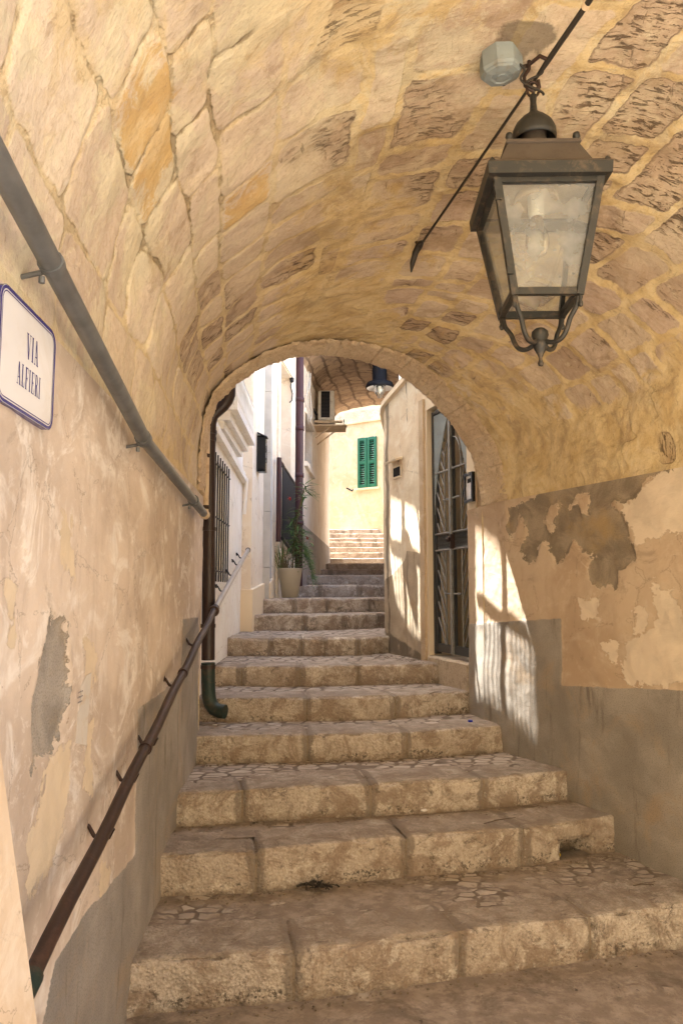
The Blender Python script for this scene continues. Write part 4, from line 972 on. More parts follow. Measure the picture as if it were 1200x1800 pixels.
# curved plan: gate jamb -> corner -> back
plan = [(.9, 5.3), (.69, 6.0)]
C = [(.69, 6.0), (.60, 6.25), (.50, 6.52), (.44, 6.68), (.405, 6.80), (.40, 6.93), (.42, 7.08), (.46, 7.3), (.55, 7.9), (.75, 9.0), (.85, 10.2)]
ln = cum(C)[-1]; sC = np.linspace(0, ln, 420); nzc = 260
S, T = np.meshgrid(sC, np.linspace(0, 1, nzc), indexing='ij'); x, y = along(C, S); Zc = .8+(ZT(y)-.8)*T
xa, ya = along(C, np.clip(S-.06, 0, ln)); xb, yb = along(C, np.clip(S+.06, 0, ln)); dx, dy = xb-xa, yb-ya; q = np.hypot(dx, dy); nx_, ny_ = -dy/q, dx/q
pg = lambda pts: [wk.px(a, b) for a, b in pts]
dd_ = psd(pg([(743, 972), (716, 968), (712, 985), (690, 1010), (655, 1030), (655, 1300), (760, 1300)]), S, Zc)
ex_ = np.maximum(psd([(.72, 1.0), (.8, 1.0), (.82, 2.0), (.79, 3.2), (.70, 3.2), (.71, 2.2)], S, Zc), -.3)
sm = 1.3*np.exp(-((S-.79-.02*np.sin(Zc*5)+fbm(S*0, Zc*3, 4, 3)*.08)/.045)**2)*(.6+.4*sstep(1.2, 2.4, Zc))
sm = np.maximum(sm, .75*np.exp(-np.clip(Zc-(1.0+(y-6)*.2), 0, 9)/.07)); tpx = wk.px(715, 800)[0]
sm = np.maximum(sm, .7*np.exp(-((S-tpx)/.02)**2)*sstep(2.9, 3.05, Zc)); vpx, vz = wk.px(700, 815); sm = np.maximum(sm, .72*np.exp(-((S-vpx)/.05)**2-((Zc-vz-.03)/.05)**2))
dsp = fbm(S*1.5, Zc*1.5, 31, 3)*.03+fbm(S*9, Zc*9, 32, 3)*.008
edm = np.minimum(sstep(0, .03, T), sstep(0, .03, 1-T))*sstep(0, .05, S)
grid('plaster', np.stack([x+nx_*dsp*edm, y+ny_*dsp*edm, Zc], -1), M['wall_g'], gw, uv=np.stack([S+9, Zc], -1), attrs={'exposed': ex_*0-.3, 'cream': S*0-.3, 'dado': np.clip(dd_, -.3, .3), 'grime': sm}, flip=False)
m = MB()
Cb = [(c[0]+.22, c[1]+.05) for c in C]; top = []
for i, c in enumerate(C): top.append((c[0]-.03, c[1]-.01, ZT(c[1])-.01))
n = len(C); v = [(c[0]-.035, c[1]-.01, ZT(c[1])) for c in C]+[(c[0]+.3, c[1]+.06, ZT(c[1])) for c in C]+[(c[0]-.035, c[1]-.01, ZT(c[1])+.05) for c in C]+[(c[0]+.3, c[1]+.06, ZT(c[1])+.05) for c in C]
f = []
for i in range(n-1): f += [(i, i+1, n+i+1, n+i), (2*n+i, 3*n+i, 3*n+i+1, 2*n+i+1), (i, 2*n+i, 2*n+i+1, i+1), (n+i, n+i+1, 3*n+i+1, 3*n+i)]
f.append((0, n, 3*n, 2*n)); m.add(v, f); m.build('coping', M['wall_g'], gw)
m = MB()
# wall over the gate, jambs
zl, zr = 3.06, 2.98
wg.box(m, -.04, wg.len+.02, 3.02, 3.66, -.25, -.0); wg.box(m, wg.len-.03, wg.len+.001, .85, 3.02, -.25, -.0); wg.box(m, -.12, .012, .7, 3.02, -.25, -.012)
m.build('gate_surround', M['wall_g'], gw)
m = MB(); wk.box(m, .004, .085, .85, 3.06, 0, .02); wk.box(m, -.0, .085, 3.06, 3.12, 0, .022); m.build('door_trim', M['trim'], gw)
m = MB(); m.prism([(.72, 6.02), (1.2, 6.3), (1.3, 10.2), (.87, 10.2), (.58, 7.9), (.50, 7.3), (.45, 7.08), (.43, 6.93), (.436, 6.8), (.47, 6.7)], .8, 3.0, [ZT(k)-.02 for k in (6.02, 6.3, 10.2, 10.2, 7.9, 7.3, 7.08, 6.93, 6.8, 6.7)]); m.build('core', M['wall_g'], gw)
# vent with hood
vt = thing('wall_vent', 'small hooded air vent high on the weathered garden wall', 'vent')
vc = wk.px(699, 829); m = MB()
wk.box(m, vc[0]-.09, vc[0]+.09, vc[1]-.06, vc[1]+.055, 0, .012); m.build('frame', M['wall_g'], vt)
m = MB(); wk.box(m, vc[0]-.07, vc[0]+.07, vc[1]-.042, vc[1]+.037, .0125, .015); m.build('opening', M['dark'], vt)
m = MB(); v = [wk.P(vc[0]-.12, vc[1]+.08, .075), wk.P(vc[0]+.13, vc[1]+.08, .075), wk.P(vc[0]+.13, vc[1]+.10, 0), wk.P(vc[0]-.12, vc[1]+.10, 0), wk.P(vc[0]-.12, vc[1]+.095, .08), wk.P(vc[0]+.13, vc[1]+.095, .08), wk.P(vc[0]+.13, vc[1]+.12, 0), wk.P(vc[0]-.12, vc[1]+.12, 0)]
m.add(v, [(3, 2, 1, 0), (4, 5, 6, 7), (0, 1, 5, 4), (1, 2, 6, 5), (2, 3, 7, 6), (3, 0, 4, 7)]); m.build('hood', M['wall_g'], vt)

# threshold block
m = MB(); wg.box(m, .004, wg.len-.01, .80, 1.03, -.28, .012, .012); tag(m.build('threshold_block', M['sill']), 'plastered stone threshold block under the iron gate', 'threshold')
# porch room behind the gate
pc = thing('porch_room', 'dim porch with brown board door seen through the iron gate', 'porch')
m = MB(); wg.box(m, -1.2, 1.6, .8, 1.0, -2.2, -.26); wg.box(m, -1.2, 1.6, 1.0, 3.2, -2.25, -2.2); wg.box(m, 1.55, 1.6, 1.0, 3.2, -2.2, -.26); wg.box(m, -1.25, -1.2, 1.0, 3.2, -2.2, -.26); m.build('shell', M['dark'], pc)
m = MB()
for k in range(5): wg.box(m, wg.len-.30+k*.085, wg.len-.30+k*.085+.08, 1.01, 3.15, -.55-.002*k, -.52)
m.build('board_door', M['wood'], pc)
m = MB()
for k in range(3): wg.box(m, .05+k*.16, .13+k*.16, 2.2+.12*k, 2.28+.12*k, -.9, -.86, .01)
m.build('stored_boards', M['wood'], pc)

# pale slab added over the porch to bounce sun onto the left house
rt = thing('bounce_slab', 'pale unseen slab added above the porch to bounce sun across the alley', 'terrace')
m = MB(); m.prism([(1.05, 5.75), (7, 5.75), (7, 9.95), (1.25, 9.95)], 3.22, 3.32); m.prism([(.96, 5.42), (7, 5.42), (7, 5.74), (1.05, 5.74)], 3.22, 3.32); m.build('floor', M['white'], rt)
m = MB(); m.prism([(6.8, 5.4), (7, 5.4), (7, 9.95), (6.8, 9.95)], 3.325, 5.5); m.build('parapet', M['white'], rt)
# iron gate
gt = thing('iron_gate', 'tall two leaf iron gate with slanting bars and a pierced lock band', 'gate')
L_ = wg.len; oo = -.06
zb0_, zt0 = 1.045, 3.0
m = MB()
wg.box(m, .012, .04, zb0_, zt0, oo-.03, oo+.02); wg.box(m, L_-.065, L_-.035, zb0_, zt0, oo-.03, oo+.02); wg.box(m, .04, L_-.065, zt0-.03, zt0, oo-.03, oo+.02)
m.build('frame', M['gateiron'], gt)
mid_ = L_/2-.015
for side_ in (0, 1):
    a, b = (.045, mid_-.004) if side_ == 0 else (mid_+.004, L_-.07)
    m = MB()
    wg.box(m, a, a+.022, zb0_+.02, zt0-.035, oo-.012, oo+.012); wg.box(m, b-.022, b, zb0_+.02, zt0-.035, oo-.012, oo+.012); wg.box(m, a+.022, b-.022, zb0_+.02, zb0_+.085, oo-.01, oo+.01)
    lf = m.build('gate_leaf', M['gateiron'], gt)
    m = MB(); r_ = .0075
    for z in (zt0-.5-.02, 1.86, 1.99, 1.52, 2.25): 
        if z in (1.52, 2.25): 
            c0, c1 = (b-.14, b-.02) if side_ == 0 else (a+.02, a+.14)
            m.tube([wg.P(c0, z, oo+.014), wg.P(c1, z, oo+.014)], r_, 6)
        else: m.tube([wg.P(a+.01, z, oo+.014), wg.P(b-.01, z, oo+.014)], r_*1.1, 6)
    # chevron bars rising towards the meeting stile
    for z in np.arange(1.1, 2.95, .125):
        if side_ == 0: q0, q1 = b-.14, a+.02
        else: q0, q1 = a+.14, b-.02
        z1_ = z+.23
        if z < 1.86 < z1_ or 1.86 < z < 1.99: 
            if z < 1.86:
                f = (1.86-z)/.23; m.tube([wg.P(q0, z+.0, oo), wg.P(q0+(q1-q0)*1*f, 1.86, oo)], r_, 6)
            f0 = max(0, (1.99-z)/.23)
            if f0 < 1: m.tube([wg.P(q0+(q1-q0)*f0, 1.99 if f0 > 0 else z, oo), wg.P(q1, z1_, oo)], r_, 6)
            continue
        f = min(1, (zt0-.05-z)/.23); m.tube([wg.P(q0, z, oo), wg.P(q0+(q1-q0)*f, z+.23*f, oo)], r_, 6)
    # inner upright with round head
    q1 = (b-.14) if side_ == 0 else (a+.14); q2 = (b-.012) if side_ == 0 else (a+.012)
    for zlo, zhi in ((zb0_+.08, 1.86), (1.99, 2.56)): m.tube([wg.P(q1, zlo, oo), wg.P(q1, zhi, oo)], r_, 6)
    m.tube([wg.P(q1+(q2-q1)*(1-math.cos(t)), 2.56+.17*math.sin(t), oo) for t in np.linspace(0, math.pi/2, 10)], r_, 6)
    m.build('bars', M['gatebar'], lf)
    # spandrel plate of the pointed arch
    m = MB(); out = (L_-.07) if side_ else .045; inn = mid_
    cur = [(out+(inn-out)*math.sin(t)**1.0*.98, 2.2+.76*(1-math.cos(t))**.0*math.sin(t)) for t in np.linspace(0, math.pi/2, 10)]
    cur = [(out+(inn-out)*(k/10)**1.35*.95, 2.15+(zt0-.04-2.15)*(k/10)**.8) for k in range(11)]
    n = len(cur); v = []
    for o_ in (oo-.004, oo+.004):
        v += [wg.P(t, z, o_+.012) for t, z in cur]+[wg.P(out, max(z, 2.15), o_+.012) for t, z in cur]
    f = []
    for k in range(n-1): f += [(k, k+1, n+k+1, n+k), (2*n+k, 3*n+k, 3*n+k+1, 2*n+k+1), (k, 2*n+k, 2*n+k+1, k+1)]
    m.add(v, f); m.build('spandrel_plate', M['box'], lf)
    # pierced band
    m = MB(); wg.box(m, a+.022, b-.022, 1.868, 1.982, oo-.002, oo+.002); bd = m.build('lock_band', M['gatebar'], lf)
    m = MB()
    for k in range(14):
        t = a+.03+(b-a-.06)*k/13
        for zz_ in range(3): m.tube([wg.P(t, 1.875+zz_*.036, oo+.004), wg.P(t+.012, 1.893+zz_*.036, oo+.006), wg.P(t, 1.911+zz_*.036, oo+.004)], .003, 4, False)
    m.build('zigzag_relief', M['gateiron'], bd)
m = MB(); wg.box(m, mid_-.016, mid_+.016, zb0_+.02, zt0-.05, oo+.013, oo+.03); m.build('meeting_bar', M['gatebar'], gt)
m = MB(); wg.box(m, mid_-.045, mid_-.018, 1.86, 1.97, oo+.012, oo+.045); lk = m.build('lock', M['rust'], gt)
m = MB(); m.lathe([(0, -.02), (.016, -.015), (.018, .0), (.016, .015), (0, .02)], wg.P(mid_-.03, 1.93, oo+.06), 10); m.build('knob', M['rust'], lk)

# framed box beside the gate
nb = thing('framed_box', 'narrow black framed glass box on the wall between arch and gate', 'wall box')
wn2 = WF((.96, 5.05), (.9, 5.3), -1); q = wn2.px(827, 856)
m = MB(); a, b = q[0]-.075, q[0]+.075; z0_, z1_ = q[1]-.11, q[1]+.1
for bx_ in ((a, a+.02, z0_, z1_), (b-.02, b, z0_, z1_), (a+.02, b-.02, z0_, z0_+.02), (a+.02, b-.02, z1_-.02, z1_)): wn2.box(m, *bx_, .0, .024)
m.build('frame', M['black'], nb)
m = MB(); wn2.box(m, a+.02, b-.02, z0_+.02, z1_-.02, .0, .012); m.build('panel', M['ceramic'], nb)
m = MB(); wn2.box(m, a+.03, b-.05, z1_-.07, z1_-.04, .012, .015); m.build('lining', M['dark'], nb)

# ---------------------------------------------------------------- conduit, pipes, rails on the left
wl = WF(LW[0], LW[1], 1)
cdt = thing('metal_conduit', 'thick galvanised conduit running along the left wall under the vault', 'conduit')
def onw(px, py, o): t, z = wl.px(px, py, o); return wl.P(t, z, o)
pa, pb, pc_ = onw(0, 290, .07), onw(253, 772, .06), onw(358, 902, .05)
pa = pa+(pa-pb)*.25
m = MB(); m.tube([pa, pb], .0255, 18); m.tube([pb, pc_], .0225, 18); m.tube([pb-(pb-pa).normalized()*.03, pb+(pb-pa).normalized()*.01], .0285, 18); m.build('pipe', M['galv'], cdt)
for f in (.38, 1.0, 1.75):
    p = pa+(pb-pa)*f if f <= 1 else pb+(pc_-pb)*(f-1)
    m = MB(); d = (pb-pa).normalized(); m.tube([p-d*.01, p+d*.01], .0295, 16); m.tube([p+Vector((-.02, 0, -.02)), p+Vector((-.085, .01, -.03))], .006, 6); m.tube([p+Vector((-.02, 0, -.03)), p+Vector((-.02, .0, -.045))], .007, 6); m.build('clamp', M['galv'], cdt)
m = MB(); m.tube([pc_-(pb-pa)*.0, pc_+(pc_-pb).normalized()*.03, pc_+(pc_-pb).normalized()*.05+Vector((0, .02, .0))], .028, 14); m.build('end_cap', M['creampipe'], cdt)

cp = thing('cream_pipe', 'thin cream painted pipe at the wall corner above the conduit end', 'pipe')
x0, y0, z0 = aty(361, 900, 4.66); m = MB(); m.tube([(x0, y0, z0), (x0, y0, 2.82)], .021, 12); m.build('pipe', M['creampipe'], cp)
for z in (2.07, 2.40):
    m = MB(); m.tube([(x0, y0, z-.012), (x0, y0, z+.012)], .026, 12); m.box((x0-.03, y0+.0, z), (.04, .02, .02)); m.build('clamp', M['rust'], cp)
m = MB(); m.tube([(x0-.035, y0-.01, .9), (x0-.036, y0-.01, 2.8)], .006, 6); tag(m.build('wall_cable', M['cable']), 'thin black cable running down the wall corner beside the cream pipe', 'cable')

dp = thing('downpipe', 'dark brown downpipe with swan neck and green foot at the arch corner', 'downpipe')
def pt(px, py, y): return Vector(aty(px, py, y))
yy = 4.9
top = [pt(366, 1160, yy), pt(367, 1000, yy), pt(369, 800, yy), pt(371, 745, yy), pt(374, 731, yy), pt(382, 722, yy), pt(392, 713, yy), pt(399, 704, yy), pt(403, 694, yy), pt(404, 680, yy), pt(404, 640, yy)]
m = MB(); m.tube(top, [.043, .043, .037, .037, .039, .042, .043, .043, .042, .041, .041], 18); m.build('pipe', M['brownpipe'], dp)
m = MB(); m.tube([pt(366, 1165, yy), pt(366, 1200, yy), pt(367, 1222, yy), pt(370, 1236, yy), pt(377, 1246, yy-.01), pt(386, 1250, yy-.02), pt(396, 1251, yy-.03)], .045, 18); m.build('foot', M['verdigris'], dp)
for p, q in ((366, 1172), (369, 772), (370, 760), (367, 930), (366, 1100)):
    m = MB(); c = pt(p, q, yy); m.tube([c-Vector((0, 0, .012)), c+Vector((0, 0, .012))], .049 if q > 800 else .044, 18); m.build('collar', M['brownpipe'], dp)

def bracket(mb_, p, wallp):
    """S shaped iron strap from the wall up to the rail"""
    d = p-wallp; a = wallp+Vector((0, 0, .05)); 
    mb_.tube([wallp-d*.15+Vector((0, 0, .012)), wallp+d*.1+Vector((0, 0, -.002)), wallp+d*.3+Vector((0, 0, -.03)), wallp+d*.55+Vector((0, 0, -.042)), wallp+d*.85+Vector((0, 0, -.038)), p+Vector((0, 0, -.014))], [.0055, .006, .0065, .0065, .006, .006], 8)
    mb_.lathe([(.0, -.014), (.014, -.012), (.015, .0), (.0, .002)], wallp+d*.04, 10, M=Matrix.Rotation(R(90), 4, 'Y'))
hr = thing('handrail', 'rusty brown tubular handrail climbing along the left passage wall', 'handrail')
ra, rb = onw(47, 1735, .085), onw(376, 1074, .075); n_ = 24
pts = [ra+(rb-ra)*k/n_+Vector((0, 0, .006*math.sin(k*1.1))) for k in range(n_+1)]
m = MB(); m.tube(pts, .0188, 16); m.build('rail', M['rust'], hr)
for px, py in ((200, 1448), (277, 1290), (320, 1190), (352, 1120), (243, 1352)):
    p = onw(px, py, .08); t, z = wl.px(px, py, .08); m = MB(); bracket(m, p, wl.P(t+.02, z-.01, -.005)); m.build('bracket', M['rust'], hr)
for f in (.36, .62):
    p = ra+(rb-ra)*f; d = (rb-ra).normalized(); m = MB(); m.tube([p-d*.012, p+d*.012], .0235, 14); m.build('weld_collar', M['rust'], hr)
m = MB(); d = (rb-ra).normalized(); m.tube([rb-d*.01, rb+d*.01], .034, 16); m.build('flange', M['rust'], hr)
m = MB(); m.tube([ra+d*.03, ra-d*.03, ra-d*.06+Vector((0, 0, -.02)), ra-d*.07+Vector((0, 0, -.1))], .024, 14); m.build('end_elbow', M['verdigris'], hr)
hr2 = thing('handrail', 'short grey handrail on the white house continuing up from the brown one', 'handrail')
def ona(px, py, o): t, z = wa_.px(px, py, o); return wa_.P(t, z, o)
qa, qb = rb+(rb-ra).normalized()*.02, ona(436, 967, .09)
m = MB(); m.tube([qa+(qb-qa)*k/14 for k in range(15)], .0195, 14); m.build('rail', M['greyrail'], hr2)
m = MB(); d = (qb-qa).normalized(); m.tube([qb-d*.012, qb+d*.004], .0255, 14); m.build('end_cap', M['rust'], hr2)
m = MB(); m.tube([qa-d*.005, qa+d*.05], .028, 14); m.build('coupling', M['rust'], hr2)
for f in (.3, .55, .75, .9):
    p = qa+(qb-qa)*f; m = MB(); bracket(m, p, p+Vector((-.085, .03, -.0))); m.build('bracket', M['iron'], hr2)

# ---------------------------------------------------------------- street sign
sg = thing('street_sign', 'white glazed street name plaque with blue border reading VIA ALFIERI', 'street sign')
s0, z_t = wl.px(4, 500, .02); s1, _ = wl.px(96, 690, .02); zt_s, zb_s = 2.178, 1.932
Wd, Hg = s1-s0, zt_s-zb_s
def rrect(w, h, r, n=6):
    P = []
    for cx, cy, a0 in ((w-r, r, -90), (w-r, h-r, 0), (r, h-r, 90), (r, r, 180)):
        for k in range(n+1): a = R(a0+90*k/n); P.append((cx+r*math.cos(a), cy+r*math.sin(a)))
    return P
def plate(m, P, o0, o1, dx=0, dz=0):
    n = len(P); v = [wl.P(s0+dx+x, zb_s+dz+z, o0) for x, z in P]+[wl.P(s0+dx+x, zb_s+dz+z, o1) for x, z in P]
    m.add(v, [tuple(range(n)), tuple(range(2*n-1, n-1, -1))]+[(i, (i+1) % n, n+(i+1) % n, n+i) for i in range(n)])
m = MB(); plate(m, rrect(Wd, Hg, .035), .002, .018); m.build('tile', M['ceramic'], sg)
def ringplate(m, i0, i1, o0, o1):
    A = [(x+i0, z+i0) for x, z in rrect(Wd-2*i0, Hg-2*i0, max(.035-i0, .006))]; B = [(x+i1, z+i1) for x, z in rrect(Wd-2*i1, Hg-2*i1, max(.035-i1, .006))]
    n = len(A); v = [wl.P(s0+x, zb_s+z, o1) for x, z in A+B]; m.add(v, [(i, (i+1) % n, n+(i+1) % n, n+i) for i in range(n)])
m = MB(); ringplate(m, .001, .008, .018, .0188); ringplate(m, .011, .0135, .018, .0188)
n = len(rrect(1, 1, .1)); A = [(x-.001, z-.001) for x, z in rrect(Wd+.002, Hg+.002, .036)]; v = [wl.P(s0+x, zb_s+z, o_) for o_ in (.004, .0188) for x, z in A]; m.add(v, [(i, (i+1) % n, n+(i+1) % n, n+i) for i in range(n)])
m.build('border', M['blue'], sg)
def bar(x0, z0, x1, z1, w): # slanted stroke with horizontal ends
    return [(x0-w/2, z0), (x0+w/2, z0), (x1+w/2, z1), (x1-w/2, z1)]
def rect(x0, z0, x1, z1): return [(x0, z0), (x1, z0), (x1, z1), (x0, z1)]
TK, TN = .15, .045
def serif(x, z, w=.24, up=False): return rect(x-w/2, z-(.04 if up else 0), x+w/2, z+(0 if up else .04))
def glyph(ch):
    if ch == 'V': return .6, [bar(.3, 0, .1, 1, TK), bar(.32, 0, .5, 1, TN), serif(.1, 1, .26, True), serif(.5, 1, .2, True)]
    if ch == 'I': return .3, [rect(.08, 0, .08+TK, 1), serif(.155, 0), serif(.155, 1, .24, True)]
    if ch == 'A': return .6, [bar(.1, 0, .28, 1, TN), bar(.5, 0, .3, 1, TK), rect(.16, .3, .44, .3+TN), serif(.1, 0, .2), serif(.5, 0, .26)]
    if ch == 'L': return .5, [rect(.08, 0, .08+TK, 1), serif(.155, 0), serif(.155, 1, .24, True), rect(.2, 0, .46, .045), [(.4, .04), (.46, .04), (.46, .28), (.44, .28)]]
    E_ = [rect(.08, 0, .08+TK, 1), serif(.155, 0), serif(.155, 1, .24, True), rect(.2, .955, .46, 1), [(.44, .74), (.46, .74), (.46, .96), (.4, .96)], rect(.2, .49, .38, .53), rect(.36, .4, .39, .62)]
    if ch == 'F': return .5, E_
    if ch == 'E': return .52, E_+[rect(.2, 0, .48, .045), [(.42, .04), (.48, .04), (.48, .28), (.46, .28)]]
    if ch == 'R':
        S = [rect(.08, 0, .08+TK, 1), serif(.155, 0), serif(.155, 1, .24, True), bar(.48, 0, .3, .5, TK*.9), rect(.2, .49, .32, .53), rect(.2, .96, .32, 1), serif(.5, 0, .14)]
        for k in range(8):
            a, b = math.pi*(k/8-.5), math.pi*((k+1)/8-.5)
            S.append([(.3+.1*math.cos(a)*.9, .745+.215*math.sin(a)), (.3+.2*math.cos(a), .745+.255*math.sin(a)), (.3+.2*math.cos(b), .745+.255*math.sin(b)), (.3+.1*math.cos(b)*.9, .745+.215*math.sin(b))])
        return .58, S
def text(m, txt, cx, zb, h, wf, o, dx, dz, wsc=.62):
    tot = sum(glyph(c)[0]+.1 for c in txt)*h*wsc; x = cx-tot/2; k = 0
    for c in txt:
        w_, S = glyph(c)
        for P in S:
            k += 1; m.add([wf.P(dx+x+a*h*wsc, dz+zb+b*h, o+.00004*(k % 9)) for a, b in P], [tuple(range(len(P)))])
        x += (w_+.1)*h*wsc
m = MB(); text(m, 'VIA', Wd*.56, .128, .058, wl, .0186, s0, zb_s, .72); text(m, 'ALFIERI', Wd*.52, .058, .05, wl, .0186, s0, zb_s, .72); m.build('lettering', M['blue'], sg)

# paper notice
pn = thing('paper_notice', 'torn white paper notice pasted low on the peach wall', 'notice')
c = [(157, 1188), (167, 1182), (163, 1240), (158, 1310), (140, 1306), (143, 1262), (150, 1222), (148, 1210)]
P = [wl.px(a, b, .01) for a, b in c]; m = MB(); n = len(P)
lw_o = bpy.data.objects['plaster']; co = np.zeros(len(lw_o.data.vertices)*3, np.float32); lw_o.data.vertices.foreach_get('co', co); co = co.reshape(-1, 3)
def on_plaster(t, z, o):
    p = np.array(wl.P(t, z, 0)); k = np.argmin((co[:, 1]-p[1])**2+(co[:, 2]-p[2])**2); return Vector((co[k][0]+o, p[1], z))
m.add([on_plaster(t, z, .0012) for t, z in P]+[on_plaster(t, z, .0022) for t, z in P], [tuple(range(n)), tuple(range(2*n-1, n-1, -1))]+[(i, (i+1) % n, n+(i+1) % n, n+i) for i in range(n)]); m.build('sheet', M['paper'], pn)
m = MB(); ct, cz = wl.px(153, 1235, .02)
for r_ in range(3):
    x = ct-.022
    while x < ct+.02:
        w_ = random.uniform(.003, .008); z = cz+.028-.014*r_; m.add([on_plaster(x, z+random.uniform(-.001, .001), .0034), on_plaster(x+w_, z, .0034), on_plaster(x+w_, z+.0045, .0034), on_plaster(x, z+.004, .0034)], [(0, 1, 2, 3)]); x += w_+.003
m.build('writing', M['ink'], pn)

# ---------------------------------------------------------------- big lantern
LX, LY = .695, 2.515
ln_ = thing('hanging_lantern', 'large weathered four sided lantern hanging from the vault on an iron hook', 'lantern')
T = Matrix.Translation((LX, LY, 0)) @ Matrix.Rotation(R(-1.2), 4, 'Z')
def tp(x, y, z): return T @ Vector((x, y, z))
ZB, ZTt = 2.54, 2.925; wb2, wt2 = .109, .173; 
m = MB()
def beam(m, p, q, w, d=None):
    p, q = Vector(p), Vector(q); d = d or w; t = (q-p).normalized(); a = t.cross(Vector((0, 0, 1)) if abs(t.z) < .9 else Vector((0, 1, 0))).normalized(); b = a.cross(t)
    v = [c+a*i*w/2+b*j*d/2 for c in (p, q) for i, j in ((-1, -1), (1, -1), (1, 1), (-1, 1))]
    m.add(v, [(3, 2, 1, 0), (4, 5, 6, 7), (0, 1, 5, 4), (1, 2, 6, 5), (2, 3, 7, 6), (3, 0, 4, 7)])
cor = [(-1, -1), (1, -1), (1, 1), (-1, 1)]
for i, (a, b) in enumerate(cor):
    beam(m, tp(a*wb2, b*wb2, ZB), tp(a*wt2, b*wt2, ZTt), .024)
    c_, d_ = cor[(i+1) % 4]
    beam(m, tp(a*(wb2-.012), b*(wb2-.0), ZB+.012) if i % 2 == 0 else tp(a*wb2, b*(wb2-.012), ZB+.012), tp(c_*(wb2-.012), d_*wb2, ZB+.012) if i % 2 == 0 else tp(c_*wb2, d_*(wb2-.012), ZB+.012), .02, .024)
    beam(m, tp(a*(wt2-.014), b*wt2, ZTt-.012) if i % 2 == 0 else tp(a*wt2, b*(wt2-.014), ZTt-.012), tp(c_*(wt2-.014), d_*wt2, ZTt-.012) if i % 2 == 0 else tp(c_*wt2, d_*(wt2-.014), ZTt-.012), .02, .022)
m.build('frame', M['lantern'], ln_)
for i, (a, b) in enumerate(cor):
    c_, d_ = cor[(i+1) % 4]; k = .97
    m = MB(); lo = [(a*wb2*k, b*wb2*k), (c_*wb2*k, d_*wb2*k)]; hi = [(a*wt2*k, b*wt2*k), (c_*wt2*k, d_*wt2*k)]
    v = [tp(*lo[0], ZB+.01), tp(*lo[1], ZB+.01), tp(*hi[1], ZTt-.01), tp(*hi[0], ZTt-.01)]
    m.add(v, [(0, 1, 2, 3)]); m.build('glass_pane', M['glass'], ln_)
# eave with skirt
m = MB(); e0, e1 = .180, .203
ring = [[tp(a*r_, b*r_, z) for a, b in cor] for r_, z in ((e0-.004, 2.918), (e1, 2.922), (e1+.003, 2.962), (.185, 2.98), (.16, 2.985), (.122, 3.075), (.128, 3.078), (.126, 3.09), (.05, 3.105))]
v = [p for r_ in ring for p in r_]; f = [(i*4+k, i*4+(k+1) % 4, i*4+4+(k+1) % 4, i*4+4+k) for i in range(len(ring)-1) for k in range(4)]
m.add(v[:12], f[:8]); m.build('eave', M['lantern'], ln_)
m = MB(); m.add(v[8:], f[:4*(len(ring)-3)]); rf_ = m.build('roof', M['lanternroof'], ln_)
m = MB(); m.add([tp(a*.17, b*.17, 2.955) for a, b in cor], [(0, 1, 2, 3)]); m.lathe([(.001, 2.953), (.075, 2.952), (.08, 2.93), (.075, 2.925)], (0, 0, 0), 20, M=T); m.build('inner_reflector', M['creampipe'], ln_)
for a, b in cor:
    m = MB(); m.lathe([(.009, 0), (.009, .012), (.014, .016), (.011, .03), (.0, .036)], tp(a*.115, b*.115, 3.085), 8); m.build('roof_knob', M['lantern'], ln_)
    m = MB(); m.lathe([(.008, 0), (.012, .01), (.0, .024)], tp(a*.19, b*.19, 2.962), 8); m.build('corner_knob', M['lantern'], ln_)
    m = MB(); m.lathe([(.0, -.045), (.007, -.04), (.009, -.03), (.005, -.02), (.008, -.01), (.006, .0)], tp(a*(wb2+.002), b*(wb2+.002), ZB-.0), 8); m.build('foot_knob', M['lantern'], ln_)
m = MB(); m.lathe([(.052, 3.10), (.045, 3.13), (.043, 3.165), (.043, 3.2)], (LX, LY, 0), 24); m.build('neck', M['lanternroof'], ln_)
m = MB(); m.lathe([(.044, 3.205), (.062, 3.2), (.071, 3.185), (.073, 3.158), (.0765, 3.157), (.0785, 3.175), (.077, 3.198), (.066, 3.222), (.045, 3.245), (.024, 3.262), (.014, 3.275), (.011, 3.31), (.013, 3.335), (.0, 3.35)], (LX, LY, 0), 28); m.build('chimney_cap', M['lantern'], ln_)
m = MB(); m.tube([Vector((LX, LY, 3.335+.0))+Vector((.022*math.sin(t), 0, .025-.03*math.cos(t))) for t in np.linspace(0, 2*math.pi, 16)], .005, 8, False); m.build('ring', M['rust'], ln_)
for i, (a, b) in enumerate(cor):
    m = MB(); pts = [tp(a*wb2*f, b*wb2*f, z) for f, z in ((.97, ZB-.005), (.93, ZB-.035), (.83, ZB-.055), (.74, ZB-.075), (.68, ZB-.105), (.58, ZB-.13), (.42, ZB-.142), (.24, ZB-.138), (.1, ZB-.125))]
    # smooth
    sm_ = []
    for k in range(len(pts)-1):
        for q in range(4): sm_.append(pts[k].lerp(pts[k+1], q/4))
    for _ in range(4): sm_ = [sm_[0]]+[(sm_[k-1]+sm_[k]*2+sm_[k+1])/4 for k in range(1, len(sm_)-1)]+[sm_[-1]]
    m.tube(sm_, .0085, 10); m.build('scroll_arm', M['lantern'], ln_)
m = MB(); m.lathe([(.0, -.215), (.008, -.212), (.011, -.203), (.007, -.193), (.006, -.185), (.012, -.17), (.02, -.155), (.026, -.14), (.028, -.135), (.026, -.13), (.024, -.12), (.03, -.105), (.028, -.09), (.018, -.08), (.0, -.076)], (LX, LY, ZB), 20); m.build('finial', M['lantern'], ln_)
m = MB(); m.lathe([(.03, 2.95), (.03, 2.88), (.022, 2.87)], (LX, LY, 0), 16); bs_ = m.build('lamp_holder', M['whitemetal'], ln_)
